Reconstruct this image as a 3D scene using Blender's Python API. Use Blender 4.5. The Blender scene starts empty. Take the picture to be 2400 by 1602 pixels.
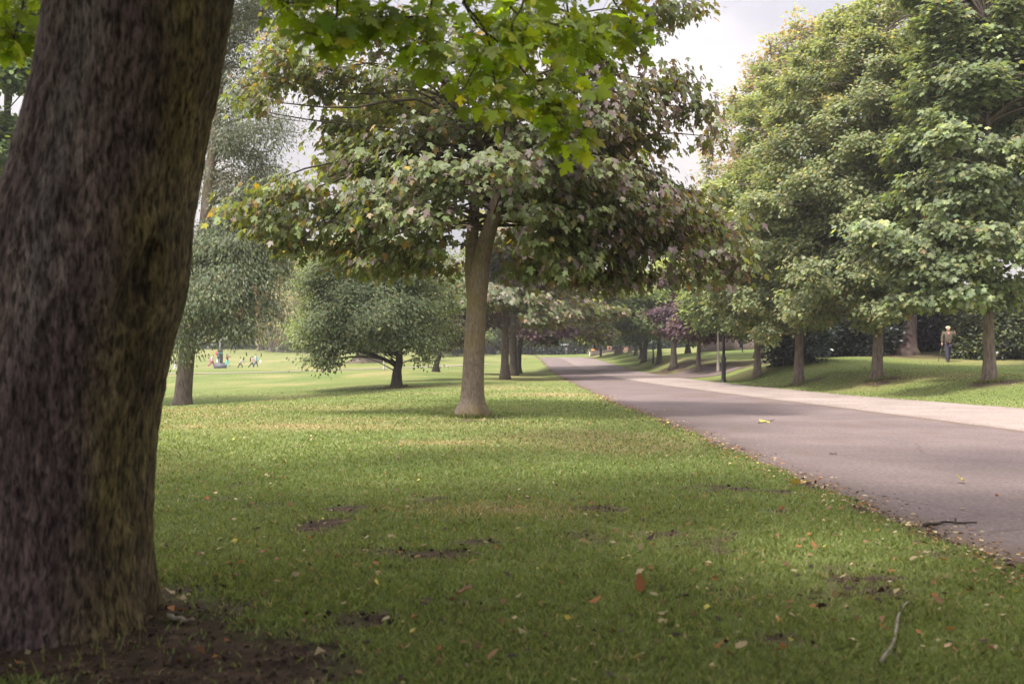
import bpy, math, random
import numpy as np
from mathutils import Vector

# ------------------------------------------------------------------ camera, world, sun, exposure
SC = bpy.context.scene
COL = SC.collection
F, U0, V0, EYE = 2333.3, 1200.0, 835.0, 1.15          # focal length in photo pixels, horizon row, eye height
cam_d = bpy.data.cameras.new("camera")
cam = bpy.data.objects.new("camera", cam_d); COL.objects.link(cam)
cam.location = (0, 0, EYE); cam.rotation_euler = (math.radians(90), 0, 0)
cam_d.sensor_width = 36; cam_d.lens = 35; cam_d.shift_y = (V0 - 801) / 2400
cam_d.clip_end = 3000; cam_d.clip_start = 0.05
cam_d.dof.use_dof = True; cam_d.dof.focus_distance = 21; cam_d.dof.aperture_fstop = 3.5
SC.camera = cam

SUN_DIR = Vector((0.42, 0.46, -1.0)).normalized()      # the way the light travels
sun_d = bpy.data.lights.new("sun", 'SUN'); sun = bpy.data.objects.new("sun", sun_d); COL.objects.link(sun)
sun_d.energy = 1.95; sun_d.angle = math.radians(9.0); sun_d.color = (1.0, 0.93, 0.82)
sun.rotation_euler = SUN_DIR.to_track_quat('-Z', 'Y').to_euler(); sun.location = (-20, -20, 60)

W = bpy.data.worlds.new("World"); SC.world = W; W.use_nodes = True
nt = W.node_tree; nt.nodes.clear()
def nd(t, tree, **kw):
    n = tree.nodes.new(t)
    for k, v in kw.items(): setattr(n, k, v)
    return n
wo = nd('ShaderNodeOutputWorld', nt); bg = nd('ShaderNodeBackground', nt)
sky = nd('ShaderNodeTexSky', nt); sky.sky_type = 'NISHITA'; sky.sun_disc = False
sky.sun_elevation = math.asin(-SUN_DIR.z); sky.sun_rotation = math.atan2(-SUN_DIR.x, -SUN_DIR.y)
sky.dust_density = 2.0
tc = nd('ShaderNodeTexCoord', nt); mp = nd('ShaderNodeMapping', nt); mp.inputs['Scale'].default_value = (1, 1, 2.0)
mp.inputs['Location'].default_value = (0.35, 0.1, 0.2)
cn = nd('ShaderNodeTexNoise', nt); cn.inputs['Scale'].default_value = 3.0; cn.inputs['Detail'].default_value = 6; cn.inputs['Roughness'].default_value = 0.52
cr = nd('ShaderNodeValToRGB', nt)
cr.color_ramp.elements[0].position = 0.40; cr.color_ramp.elements[0].color = (1.55, 1.48, 1.6, 1)
cr.color_ramp.elements[1].position = 0.60; cr.color_ramp.elements[1].color = (2.62, 2.42, 2.36, 1)
mx = nd('ShaderNodeMix', nt, data_type='RGBA'); mx.inputs['Factor'].default_value = 0.95
L = nt.links.new
L(tc.outputs['Generated'], mp.inputs['Vector']); L(mp.outputs['Vector'], cn.inputs['Vector']); L(cn.outputs['Fac'], cr.inputs['Fac'])
L(sky.outputs['Color'], mx.inputs['A']); L(cr.outputs['Color'], mx.inputs['B'])
sep = nd('ShaderNodeSeparateXYZ', nt); L(tc.outputs['Generated'], sep.inputs[0])       # a cloudy sky is about three times as bright overhead as at the horizon
el = nd('ShaderNodeMath', nt, operation='MULTIPLY_ADD', use_clamp=False); el.inputs[1].default_value = 2.2; el.inputs[2].default_value = 0.42; mxz = nd('ShaderNodeMath', nt, operation='MAXIMUM'); mxz.inputs[1].default_value = 0.0
L(sep.outputs['Z'], mxz.inputs[0]); L(mxz.outputs[0], el.inputs[0]); gr = nd('ShaderNodeMix', nt, data_type='RGBA', blend_type='MULTIPLY'); gr.inputs['Factor'].default_value = 1
dt = nd('ShaderNodeVectorMath', nt, operation='DOT_PRODUCT'); dt.inputs[1].default_value = tuple(-SUN_DIR); L(tc.outputs['Generated'], dt.inputs[0])   # the cloud around the sun is brighter
d2_ = nd('ShaderNodeMath', nt, operation='MAXIMUM'); d2_.inputs[1].default_value = 0; L(dt.outputs['Value'], d2_.inputs[0]); d3_ = nd('ShaderNodeMath', nt, operation='MULTIPLY_ADD'); d3_.inputs[1].default_value = 1.9; L(d2_.outputs[0], d3_.inputs[0]); L(el.outputs[0], d3_.inputs[2])
L(mx.outputs['Result'], gr.inputs['A']); L(d3_.outputs[0], gr.inputs['B']); L(gr.outputs['Result'], bg.inputs['Color']); bg.inputs['Strength'].default_value = 0.1
L(bg.outputs['Background'], wo.inputs['Surface'])

SC.view_settings.view_transform = 'Standard'; SC.view_settings.look = 'None'
SC.view_settings.exposure = 2.12; SC.view_settings.gamma = 1.0
SC.cycles.max_bounces = 7; SC.cycles.diffuse_bounces = 5; SC.cycles.glossy_bounces = 2
SC.cycles.transmission_bounces = 4; SC.cycles.transparent_max_bounces = 4
SC.cycles.use_denoising = True; SC.cycles.sample_clamp_indirect = 6

# ------------------------------------------------------------------ helpers
def P(px, v, Y):                                        # a photo pixel at a known distance
    return np.array([(px - U0) / F * Y, Y, EYE + (V0 - v) / F * Y])
def tag(o, label=None, cat=None, group=None, kind=None):
    if label: o['label'] = label
    if cat: o['category'] = cat
    if group: o['group'] = group
    if kind: o['kind'] = kind
    return o
def empty(name, loc, label, cat, group=None, rz=0.0):
    o = bpy.data.objects.new(name, None); COL.objects.link(o)
    o.location = tuple(loc); o.rotation_euler = (0, 0, rz); o.empty_display_size = 0.2
    return tag(o, label, cat, group)

_rs = np.random.RandomState(5); _LAT = _rs.rand(256, 256)
def vnoise(x, y):
    xi = np.floor(x).astype(int); yi = np.floor(y).astype(int); fx = x - xi; fy = y - yi
    fx = fx * fx * (3 - 2 * fx); fy = fy * fy * (3 - 2 * fy)
    a = _LAT[xi % 256, yi % 256]; b = _LAT[(xi + 1) % 256, yi % 256]
    c = _LAT[xi % 256, (yi + 1) % 256]; d = _LAT[(xi + 1) % 256, (yi + 1) % 256]
    return (a * (1 - fx) + b * fx) * (1 - fy) + (c * (1 - fx) + d * fx) * fy
def fbm(x, y, o=4):
    s = 0; a = 0.5; t = 0
    for i in range(o):
        s = s + a * vnoise(x * 2 ** i + 17.3 * i, y * 2 ** i + 5.1 * i); t += a; a *= 0.5
    return s / t
def sstep(a, b, x):
    t = np.clip((x - a) / (b - a), 0, 1); return t * t * (3 - 2 * t)

class MB:
    """collects faces of any size, with a colour per point, and links them as ONE mesh object"""
    def __init__(s): s.v = []; s.f = []; s.n = 0; s.c = []; s.ls = []
    def add(s, v, faces_flat, sizes, c=None):
        v = np.asarray(v, float); s.v.append(v); s.f.append(np.asarray(faces_flat, np.int64) + s.n); s.ls.append(np.asarray(sizes, np.int64))
        s.c.append(np.ones((len(v), 3)) if c is None else np.broadcast_to(np.asarray(c, float), (len(v), 3))); s.n += len(v)
    def quads(s, v, f, c=None): s.add(v, [i for q in f for i in q], [len(q) for q in f], c)
    def box(s, c, d, col=None, rz=0, taper=1.0):
        x, y, z = d[0] / 2, d[1] / 2, d[2] / 2; p = []
        for k in (-1, 1):
            t = taper if k > 0 else 1
            for a, b in ((-1, -1), (1, -1), (1, 1), (-1, 1)):
                X, Y = a * x * t, b * y * t
                p.append((c[0] + X * math.cos(rz) - Y * math.sin(rz), c[1] + X * math.sin(rz) + Y * math.cos(rz), c[2] + k * z))
        s.quads(p, [(3, 2, 1, 0), (4, 5, 6, 7), (0, 1, 5, 4), (1, 2, 6, 5), (2, 3, 7, 6), (3, 0, 4, 7)], col)
    def tube(s, pts, rad, sides=8, cap=True, lobes=0, lobe_amp=None, phase=0.0, col=None):
        pts = np.asarray(pts, float); n = len(pts); rad = np.asarray(rad, float)
        t = np.gradient(pts, axis=0); t /= np.linalg.norm(t, axis=1)[:, None] + 1e-9
        ref = np.array([0, 1, 0.02]) if abs(t[:, 2]).mean() > 0.6 else np.array([0, 0, 1.0])
        u = np.cross(ref, t); u /= np.linalg.norm(u, axis=1)[:, None] + 1e-9; w = np.cross(t, u)
        a = np.linspace(0, 2 * math.pi, sides, endpoint=False)
        r = rad[:, None] * np.ones(sides)[None]
        if lobes: r = r * (1 + np.asarray(lobe_amp)[:, None] * (0.6 * np.cos(lobes * a + phase) + 0.4 * np.cos((lobes + 2) * a + 1.7 * phase))[None])
        v = pts[:, None] + r[..., None] * (np.cos(a)[None, :, None] * u[:, None] + np.sin(a)[None, :, None] * w[:, None])
        i = np.arange(n - 1)[:, None] * sides; j = np.arange(sides)[None]; k = (j + 1) % sides
        f = np.stack([i + j, i + k, i + k + sides, i + j + sides], -1).reshape(-1, 4)
        ff = f.ravel(); sz = [4] * len(f)
        if cap:
            ff = np.concatenate([ff, np.arange(sides)[::-1], (n - 1) * sides + np.arange(sides)]); sz = sz + [sides, sides]
        s.add(v.reshape(-1, 3), ff, sz, col)
    def build(s, name, mat, parent=None, origin=None, smooth=False, attr='Col'):
        v = np.concatenate(s.v); fl = np.concatenate(s.f); sz = np.concatenate(s.ls); c = np.concatenate(s.c)
        if origin is not None: v = v - np.asarray(origin)[None]
        me = bpy.data.meshes.new(name)
        me.vertices.add(len(v)); me.vertices.foreach_set('co', v.astype(np.float32).ravel())
        me.loops.add(len(fl)); me.loops.foreach_set('vertex_index', fl.astype(np.int32))
        me.polygons.add(len(sz)); me.polygons.foreach_set('loop_start', np.concatenate([[0], np.cumsum(sz)[:-1]]).astype(np.int32))
        me.update(calc_edges=True); me.validate()
        at = me.color_attributes.new(attr, 'FLOAT_COLOR', 'POINT')
        at.data.foreach_set('color', np.concatenate([c, np.ones((len(c), 1))], 1).astype(np.float32).ravel())
        if smooth: me.polygons.foreach_set('use_smooth', np.ones(len(sz), bool))
        me.materials.append(mat)
        o = bpy.data.objects.new(name, me); COL.objects.link(o)
        if parent is not None: o.parent = parent
        return o

# ------------------------------------------------------------------ materials
def new_mat(name):
    m = bpy.data.materials.new(name); m.use_nodes = True; t = m.node_tree; t.nodes.clear()
    out = nd('ShaderNodeOutputMaterial', t); return m, t, out
def leaf_mat(name, trans=0.35, tint=(1.5, 1.5, 0.55), rough=0.45, spec=0.5):
    m, t, out = new_mat(name); l = t.links.new
    at = nd('ShaderNodeAttribute', t, attribute_name='Col')
    pb = nd('ShaderNodeBsdfPrincipled', t); pb.inputs['Roughness'].default_value = rough; pb.inputs['Specular IOR Level'].default_value = spec
    tr = nd('ShaderNodeBsdfTranslucent', t); mu = nd('ShaderNodeMix', t, data_type='RGBA', blend_type='MULTIPLY')
    mu.inputs['Factor'].default_value = 1; mu.inputs['B'].default_value = (*tint, 1)
    ms = nd('ShaderNodeMixShader', t); ms.inputs['Fac'].default_value = trans
    l(at.outputs['Color'], pb.inputs['Base Color']); l(at.outputs['Color'], mu.inputs['A']); l(mu.outputs['Result'], tr.inputs['Color'])
    l(pb.outputs[0], ms.inputs[1]); l(tr.outputs[0], ms.inputs[2]); l(ms.outputs[0], out.inputs['Surface'])
    return m
def bark_mat(name, dark, light, moss, scale=(16, 16, 3.2), bump=0.5, moss_amt=0.45):
    m, t, out = new_mat(name); l = t.links.new
    co = nd('ShaderNodeTexCoord', t); mpn = nd('ShaderNodeMapping', t); mpn.inputs['Scale'].default_value = scale
    n1 = nd('ShaderNodeTexNoise', t); n1.inputs['Scale'].default_value = 1.0; n1.inputs['Detail'].default_value = 6; n1.inputs['Roughness'].default_value = 0.65
    n2 = nd('ShaderNodeTexNoise', t); n2.inputs['Scale'].default_value = 1.6; n2.inputs['Detail'].default_value = 3
    r1 = nd('ShaderNodeValToRGB', t); r1.color_ramp.elements[0].position = 0.33; r1.color_ramp.elements[0].color = (*dark, 1)
    r1.color_ramp.elements[1].position = 0.66; r1.color_ramp.elements[1].color = (*light, 1)
    r2 = nd('ShaderNodeValToRGB', t); r2.color_ramp.elements[0].position = 0.45; r2.color_ramp.elements[0].color = (0, 0, 0, 1)
    r2.color_ramp.elements[1].position = 0.65; r2.color_ramp.elements[1].color = (moss_amt,) * 3 + (1,)
    mi = nd('ShaderNodeMix', t, data_type='RGBA'); mi.inputs['B'].default_value = (*moss, 1)
    pb = nd('ShaderNodeBsdfPrincipled', t); pb.inputs['Roughness'].default_value = 0.9; pb.inputs['Specular IOR Level'].default_value = 0.2
    bp = nd('ShaderNodeBump', t); bp.inputs['Strength'].default_value = bump; bp.inputs['Distance'].default_value = 0.03
    l(co.outputs['Object'], mpn.inputs['Vector']); l(mpn.outputs['Vector'], n1.inputs['Vector']); l(co.outputs['Object'], n2.inputs['Vector'])
    l(n1.outputs['Fac'], r1.inputs['Fac']); l(n2.outputs['Fac'], r2.inputs['Fac']); l(r1.outputs['Color'], mi.inputs['A']); l(r2.outputs['Color'], mi.inputs['Factor'])
    l(mi.outputs['Result'], pb.inputs['Base Color']); l(n1.outputs['Fac'], bp.inputs['Height']); l(bp.outputs['Normal'], pb.inputs['Normal']); l(pb.outputs[0], out.inputs['Surface'])
    return m
def plain_mat(name, col, rough=0.7, metal=0.0, var=0.12, scale=20.0, spec=0.3):
    m, t, out = new_mat(name); l = t.links.new
    co = nd('ShaderNodeTexCoord', t); n1 = nd('ShaderNodeTexNoise', t); n1.inputs['Scale'].default_value = scale; n1.inputs['Detail'].default_value = 4
    r1 = nd('ShaderNodeValToRGB', t)
    r1.color_ramp.elements[0].position = 0.3; r1.color_ramp.elements[0].color = tuple(c * (1 - var) for c in col) + (1,)
    r1.color_ramp.elements[1].position = 0.7; r1.color_ramp.elements[1].color = tuple(min(1, c * (1 + var)) for c in col) + (1,)
    pb = nd('ShaderNodeBsdfPrincipled', t); pb.inputs['Roughness'].default_value = rough; pb.inputs['Metallic'].default_value = metal; pb.inputs['Specular IOR Level'].default_value = spec
    l(co.outputs['Object'], n1.inputs['Vector']); l(n1.outputs['Fac'], r1.inputs['Fac']); l(r1.outputs['Color'], pb.inputs['Base Color']); l(pb.outputs[0], out.inputs['Surface'])
    return m
_pc = {}
def pm(name, col, **kw):
    if name not in _pc: _pc[name] = plain_mat(name, col, **kw)
    return _pc[name]

LEAF = leaf_mat('leaf', 0.48, (1.5, 1.45, 0.7), rough=.55, spec=.4)
LEAF_SHEEN = leaf_mat('sycamore_leaf', 0.42, (1.8, 1.6, 0.45), rough=0.5, spec=0.4)
LEAF_NEAR = leaf_mat('maple_leaf_near', 0.66, (1.8, 1.75, 0.45), rough=0.5)
LEAF_DULL = leaf_mat('evergreen_leaf', 0.12, rough=0.35, spec=0.5)
BARK = bark_mat('bark_grey', (0.075, 0.055, 0.045), (0.22, 0.175, 0.145), (0.13, 0.115, 0.045))
BARK_CENTRE = bark_mat('bark_sycamore', (0.10, 0.078, 0.062), (0.24, 0.195, 0.155), (0.17, 0.135, 0.055), scale=(34, 34, 10), bump=0.6, moss_amt=0.65)
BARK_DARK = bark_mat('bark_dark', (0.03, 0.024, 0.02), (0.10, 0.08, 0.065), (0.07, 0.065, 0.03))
BARK_PALE = bark_mat('bark_pale', (0.16, 0.13, 0.11), (0.36, 0.32, 0.28), (0.2, 0.18, 0.1))

# ------------------------------------------------------------------ terrain
CTRL = [(0, -30, 0), (-20, -20, 0), (20, -20, 0.1), (0, 0, 0), (-8, 2, -0.02), (8, 2, 0), (2.7, 10, 0), (2.7, 20, 0), (2.7, 32, 0), (2.7, 45, 0), (-1.8, 4.2, 0.03),
        (2.7, 70, .1), (2.7, 85, .55), (2.7, 100, 1.02), (8, 100, 1.02), (8, 78, .45), (5.2, 57, 0), (8, 15, 0), (9.9, 29, 0), (9, 44, 0.02), (8.9, 51, .05), (5, 130, .96), (5, 200, 1.1), (30, 170, 2.2),
        (-0.7, 19, 0), (-7.1, 20, 0), (-4.5, 30, -.02), (-2, 39, -.02), (-.37, 50.6, 0), (.08, 59.6, 0), (.43, 67, 0), (-14, 14, -.12), (-30, 30, -.8), (11.5, 22, .05), (20, 20, .6),
        (9.5, 37.8, 0.02), (10.2, 28.9, 0), (11.3, 21.8, 0), (12.1, 15, 0), (9.1, 47.5, .02), (7.5, 36, 0), (7, 29, 0), (7.6, 44, 0), (6.5, 51, 0), (5, 36, 0), (5.5, 22, 0), (-150, 260, 6), (150, 260, 8), (0, 300, 3), (-150, 60, 1.5), (150, 60, 7), (-120, -40, 1), (120, -40, 4)]
for px, v, Y in [(430, 957, 35), (930, 907, 42), (1025, 872, 65), (516, 863, 105), (600, 864, 105), (411, 868, 103), (860, 848, 90), (400, 813, 170), (640, 822, 150), (1050, 828, 120),
                 (900, 868, 62), (450, 905, 58), (700, 886, 65), (1000, 862, 80), (1215, 848, 88), (2320, 893, 28), (2055, 886, 33), (1872, 880, 37), (1775, 873, 44), (1695, 890, 45), (1637, 858, 58),
                 (1579, 851, 62), (1612, 828, 78), (1545, 843, 70), (1512, 838, 76), (1477, 830, 95), (1453, 829, 100), (2130, 829, 50), (2222, 847.5, 46), (2400, 876, 36), (2400, 841, 47),
                 (1560, 818, 110), (1640, 811, 115), (1750, 824, 70), (1850, 848, 46), (1700, 864, 52), (1540, 872, 57), (1600, 878, 51), (2000, 836, 48), (250, 940, 36), (250, 870, 70)]:
    CTRL.append(tuple(P(px, v, Y)))
CTRL = np.array(CTRL, float)
_C = 2.2
def _phi(a, b): return np.sqrt(((a[:, None, :2] - b[None, :, :2]) ** 2).sum(-1) + _C ** 2)
_n = len(CTRL); _A = np.zeros((_n + 3, _n + 3)); _A[:_n, :_n] = _phi(CTRL, CTRL) - 0.12 * np.eye(_n)
_A[:_n, _n] = 1; _A[:_n, _n + 1:] = CTRL[:, :2]; _A[_n, :_n] = 1; _A[_n + 1:, :_n] = CTRL[:, :2].T
_w = np.linalg.solve(_A, np.concatenate([CTRL[:, 2], [0, 0, 0]]))
def gz0(x, y):
    x = np.asarray(x, float); y = np.asarray(y, float); sh = np.broadcast(x, y).shape
    q = np.stack([np.broadcast_to(x, sh).ravel(), np.broadcast_to(y, sh).ravel()], 1); out = np.empty(len(q))
    for i in range(0, len(q), 20000):
        s = q[i:i + 20000]; out[i:i + 20000] = _phi(s, CTRL) @ _w[:_n] + _w[_n] + s @ _w[_n + 1:]
    return out.reshape(sh)
# outlines of the paved surfaces, as x for each y
_YR = np.array([-30, 0, 5, 8, 12, 18, 24, 34, 45, 60, 78, 100, 108.])
_XL = np.array([2.75, 2.75, 2.73, 2.72, 2.7, 2.72, 2.55, 2.6, 2.7, 2.75, 2.75, 2.72, 2.72])
_YS = np.array([-30, 0, 10, 15.4, 22, 31, 43, 50, 57, 78, 100, 108.]); _XS = np.array([8.9, 8.6, 8.2, 7.9, 7.4, 6.7, 5.9, 5.5, 5.2, 4.9, 4.6, 4.6])
_YE = np.array([-30, 0, 15, 21.8, 28.9, 37.8, 44, 50.6, 60, 78, 100, 108.]); _XE = np.array([14.5, 13.2, 12, 11.2, 10.0, 9.35, 9.1, 8.9, 8.7, 8.4, 8.0, 7.9])
_RZ = np.array([[-60, 0], [46, 0], [58, .06], [70, .18], [80, .46], [90, .78], [100, 1.0], [108, 1.04], [125, .97], [400, 1.2]])
_RK = np.interp(np.arange(-60, 400, .5), _RZ[:, 0], _RZ[:, 1]); _RK = np.convolve(np.pad(_RK, 8, 'edge'), np.ones(17) / 17, 'valid')
def gz(x, y):                                           # the drive is level across its width and blends into the lawns on both sides
    x = np.asarray(x, float); y = np.asarray(y, float); z = gz0(x, y); r = np.interp(y, np.arange(-60, 400, .5), _RK); xe = np.interp(y, _YE, _XE)
    w = sstep(1.4, 3.0, x) * sstep(xe + 3.0, xe + .1, x) * (1 - sstep(104, 122, y)); return z * (1 - w) + r * w
def on_ground(px, Y):
    x = (px - U0) / F * Y; return np.array([x, Y, float(gz(x, Y))])

def wob(y, k, a=0.05): return a * (fbm(y * 2.3 + k, y * 0 + k * 3.1, 4) - 0.5) * 2 + 0.06 * (vnoise(y * 0.6 + k, y * 0 + 2.2) - 0.5)
def x_left(y): return np.interp(y, _YR, _XL) + wob(y, 3.0, 0.10)
def x_seam(y): return np.interp(y, _YS, _XS) + wob(y, 9.0, 0.03)
def x_right(y): return np.interp(y, _YE, _XE) + wob(y, 14.0, 0.10)

# lawn: one sheet to the horizon
ys = np.concatenate([np.arange(-40, 0, 1.0), np.arange(0, 26, 0.16), np.arange(26, 60, 0.5), np.arange(60, 130, 1.2), np.arange(130, 300, 5), [320, 380, 460, 600]])
xs = np.concatenate([[-420, -300, -220], np.arange(-160, -40, 5), np.arange(-40, -14, 0.8), np.arange(-14, 16, 0.16), np.arange(16, 40, 0.8), np.arange(40, 165, 5), [220, 300, 420]])
XX, YY = np.meshgrid(xs, ys); ZZ = gz(XX, YY)
ZZ = np.where((np.abs(XX) > 170) | (YY > 305), np.clip(ZZ, 2, 14), ZZ)
ZZ += 0.012 * (fbm(XX * 1.3, YY * 1.3, 3) - 0.5) * (YY < 40)
inside = sstep(0.02, 0.22, XX - x_left(YY)) * sstep(0.02, 0.22, x_right(YY) - XX) * (YY < 107)
ZZ -= 0.07 * inside
rowpx = lambda px, Y: (px - U0) / F * Y
def blob(px, v, rx, ry, X=XX, Y=YY):                    # a worn patch of the lawn, given in metres round a point of flat ground
    y0 = F * EYE / (v - V0); x0 = rowpx(px, y0); return np.exp(-(((X - x0) / rx) ** 2 + ((Y - y0) / ry) ** 2))
def dirt_mask(X, Y):
    n = fbm(X * 3.1, Y * 3.1, 4); d = np.zeros_like(X)
    for a in [(470, 1570, 0.55, 0.42), (250, 1530, .8, .4), (620, 1540, .35, .16)]: d = np.maximum(d, 1.5 * blob(*a, X=X, Y=Y))
    for a in [(1010, 1310, 0.35, 0.16), (1130, 1280, 0.22, 0.12), (860, 1300, 0.28, 0.12), (600, 1190, 0.35, 0.14), (1850, 1510, .12, .1), (1690, 1520, .1, .07), (1690, 1300, .16, .12), (2050, 1400, .25, .1), (1100, 985, 0.5, 0.35), (1085, 1425, .22, .08)]:
        d = np.maximum(d, 0.85 * blob(*a, X=X, Y=Y))
    d = np.maximum(d, 0.8 * np.exp(-(((X + 0.7) / 0.75) ** 2 + ((Y - 18.9) / 0.8) ** 2)))
    d = np.maximum(d, 0.9 * sstep(0.25, 0.0, np.abs(X - x_left(Y))) * (fbm(X * 2, Y * .6, 3) > .45))
    for x, y, r in [(11.5, 57, 3.5), (10, 62, 3.5), (13, 52, 2.5)] + DIRT_T: d = np.maximum(d, 0.9 * np.exp(-(((X - x) / r) ** 2 + ((Y - y) / r) ** 2)))
    d = np.maximum(d, .62 * sstep(.60, .74, fbm(X * 1.7 + 11, Y * 1.9 + 3, 4)) * (Y < 9)); return np.clip(sstep(0.26, 0.72, d * (0.15 + n * 1.6)), 0, 1)
def dry_mask(X, Y):
    n = fbm(X * 1.1 + 7, Y * 0.8, 4); d = 0.5 * sstep(.5, .75, fbm(X * .25 + 3, Y * .22, 3))
    for a in [(1050, 1038, 0.75, 0.35), (700, 1000, 2.2, 0.8), (1300, 925, 1.5, 2), (1180, 1200, .6, .35)]: d = np.maximum(d, blob(*a, X=X, Y=Y))
    d = np.maximum(d, 0.15 * sstep(70, 88, Y) * (X < 0)); return np.clip(d * (0.3 + n * 1.2), 0, 1)
DIRT_T = [((2055 - U0) / F * 33, 32.6, 1.0), ((2320 - U0) / F * 28, 27.6, 1.0), ((1872 - U0) / F * 37, 36.7, 1.0), ((930 - U0) / F * 42, 41.8, 1.6), (-11.5, 34.8, 1.0), (20, 49.5, 2.5), (-1.8, 4.2, 0.8), (20.5, 52, 2)]
dm = dirt_mask(XX, YY); dr = dry_mask(XX, YY)
def grid_faces(ny, nx):
    i = np.arange(ny - 1)[:, None] * nx; j = np.arange(nx - 1)[None]; return np.stack([i + j, i + j + 1, i + j + 1 + nx, i + j + nx], -1).reshape(-1, 4)
def ground_mat():
    m, t, out = new_mat('lawn_grass'); l = t.links.new
    co = nd('ShaderNodeTexCoord', t); at = nd('ShaderNodeAttribute', t, attribute_name='Col'); sp = nd('ShaderNodeSeparateColor', t); l(at.outputs['Color'], sp.inputs[0])
    def noise(s, d=4, sc=(1, 1, 1)):
        mpn = nd('ShaderNodeMapping', t); mpn.inputs['Scale'].default_value = sc; n = nd('ShaderNodeTexNoise', t)
        n.inputs['Scale'].default_value = s; n.inputs['Detail'].default_value = d; l(co.outputs['Object'], mpn.inputs['Vector']); l(mpn.outputs['Vector'], n.inputs['Vector']); return n
    def ramp(n, stops):
        r = nd('ShaderNodeValToRGB', t); e = r.color_ramp.elements
        e[0].position, e[0].color = stops[0][0], (*stops[0][1], 1); e[1].position, e[1].color = stops[-1][0], (*stops[-1][1], 1)
        for p, c in stops[1:-1]: q = e.new(p); q.color = (*c, 1)
        l(n.outputs['Fac'], r.inputs['Fac']); return r
    def mix(a, b, f, mode='MIX'):
        x = nd('ShaderNodeMix', t, data_type='RGBA', blend_type=mode)
        for s, v in (('A', a), ('B', b), ('Factor', f)):
            if hasattr(v, 'links') or hasattr(v, 'is_linked'): l(v, x.inputs[s])
            elif isinstance(v, tuple): x.inputs[s].default_value = (*v, 1)
            else: x.inputs[s].default_value = v
        return x.outputs['Result']
    g = ramp(noise(0.22, 5), [(0.3, (0.085, 0.122, 0.034)), (0.5, (0.118, 0.148, 0.046)), (0.7, (0.16, 0.168, 0.065))])
    fine = ramp(noise(9, 6), [(0.25, (0.6, 0.62, 0.55)), (0.75, (1.3, 1.28, 1.3))])
    vf = ramp(noise(70, 3), [(0.3, (0.7, 0.72, 0.7)), (0.7, (1.25, 1.22, 1.2))])
    c = mix(g.outputs['Color'], fine.outputs['Color'], 1.0, 'MULTIPLY'); c = mix(c, vf.outputs['Color'], 1.0, 'MULTIPLY')
    dry = ramp(noise(14, 4), [(0.3, (0.17, 0.135, 0.06)), (0.7, (0.30, 0.25, 0.125))]); c = mix(c, dry.outputs['Color'], sp.outputs[1])
    dirt = ramp(noise(12, 6), [(0.25, (0.028, 0.018, 0.013)), (0.6, (0.085, 0.058, 0.043)), (0.8, (0.16, 0.115, 0.085))]); c = mix(c, dirt.outputs['Color'], sp.outputs[0])
    pb = nd('ShaderNodeBsdfPrincipled', t); pb.inputs['Roughness'].default_value = 0.95; pb.inputs['Specular IOR Level'].default_value = 0.1
    bp = nd('ShaderNodeBump', t); bp.inputs['Strength'].default_value = 0.6; bp.inputs['Distance'].default_value = 0.03
    l(noise(45, 5).outputs['Fac'], bp.inputs['Height']); l(bp.outputs['Normal'], pb.inputs['Normal']); l(c, pb.inputs['Base Color']); l(pb.outputs[0], out.inputs['Surface'])
    return m
gm = MB(); cc = np.stack([dm.ravel(), dr.ravel(), np.zeros(dm.size)], 1); ff = grid_faces(*XX.shape)
gm.add(np.stack([XX.ravel(), YY.ravel(), ZZ.ravel()], 1), ff.ravel(), np.full(len(ff), 4), cc)
tag(gm.build('lawn', ground_mat(), smooth=True), kind='structure')

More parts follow.
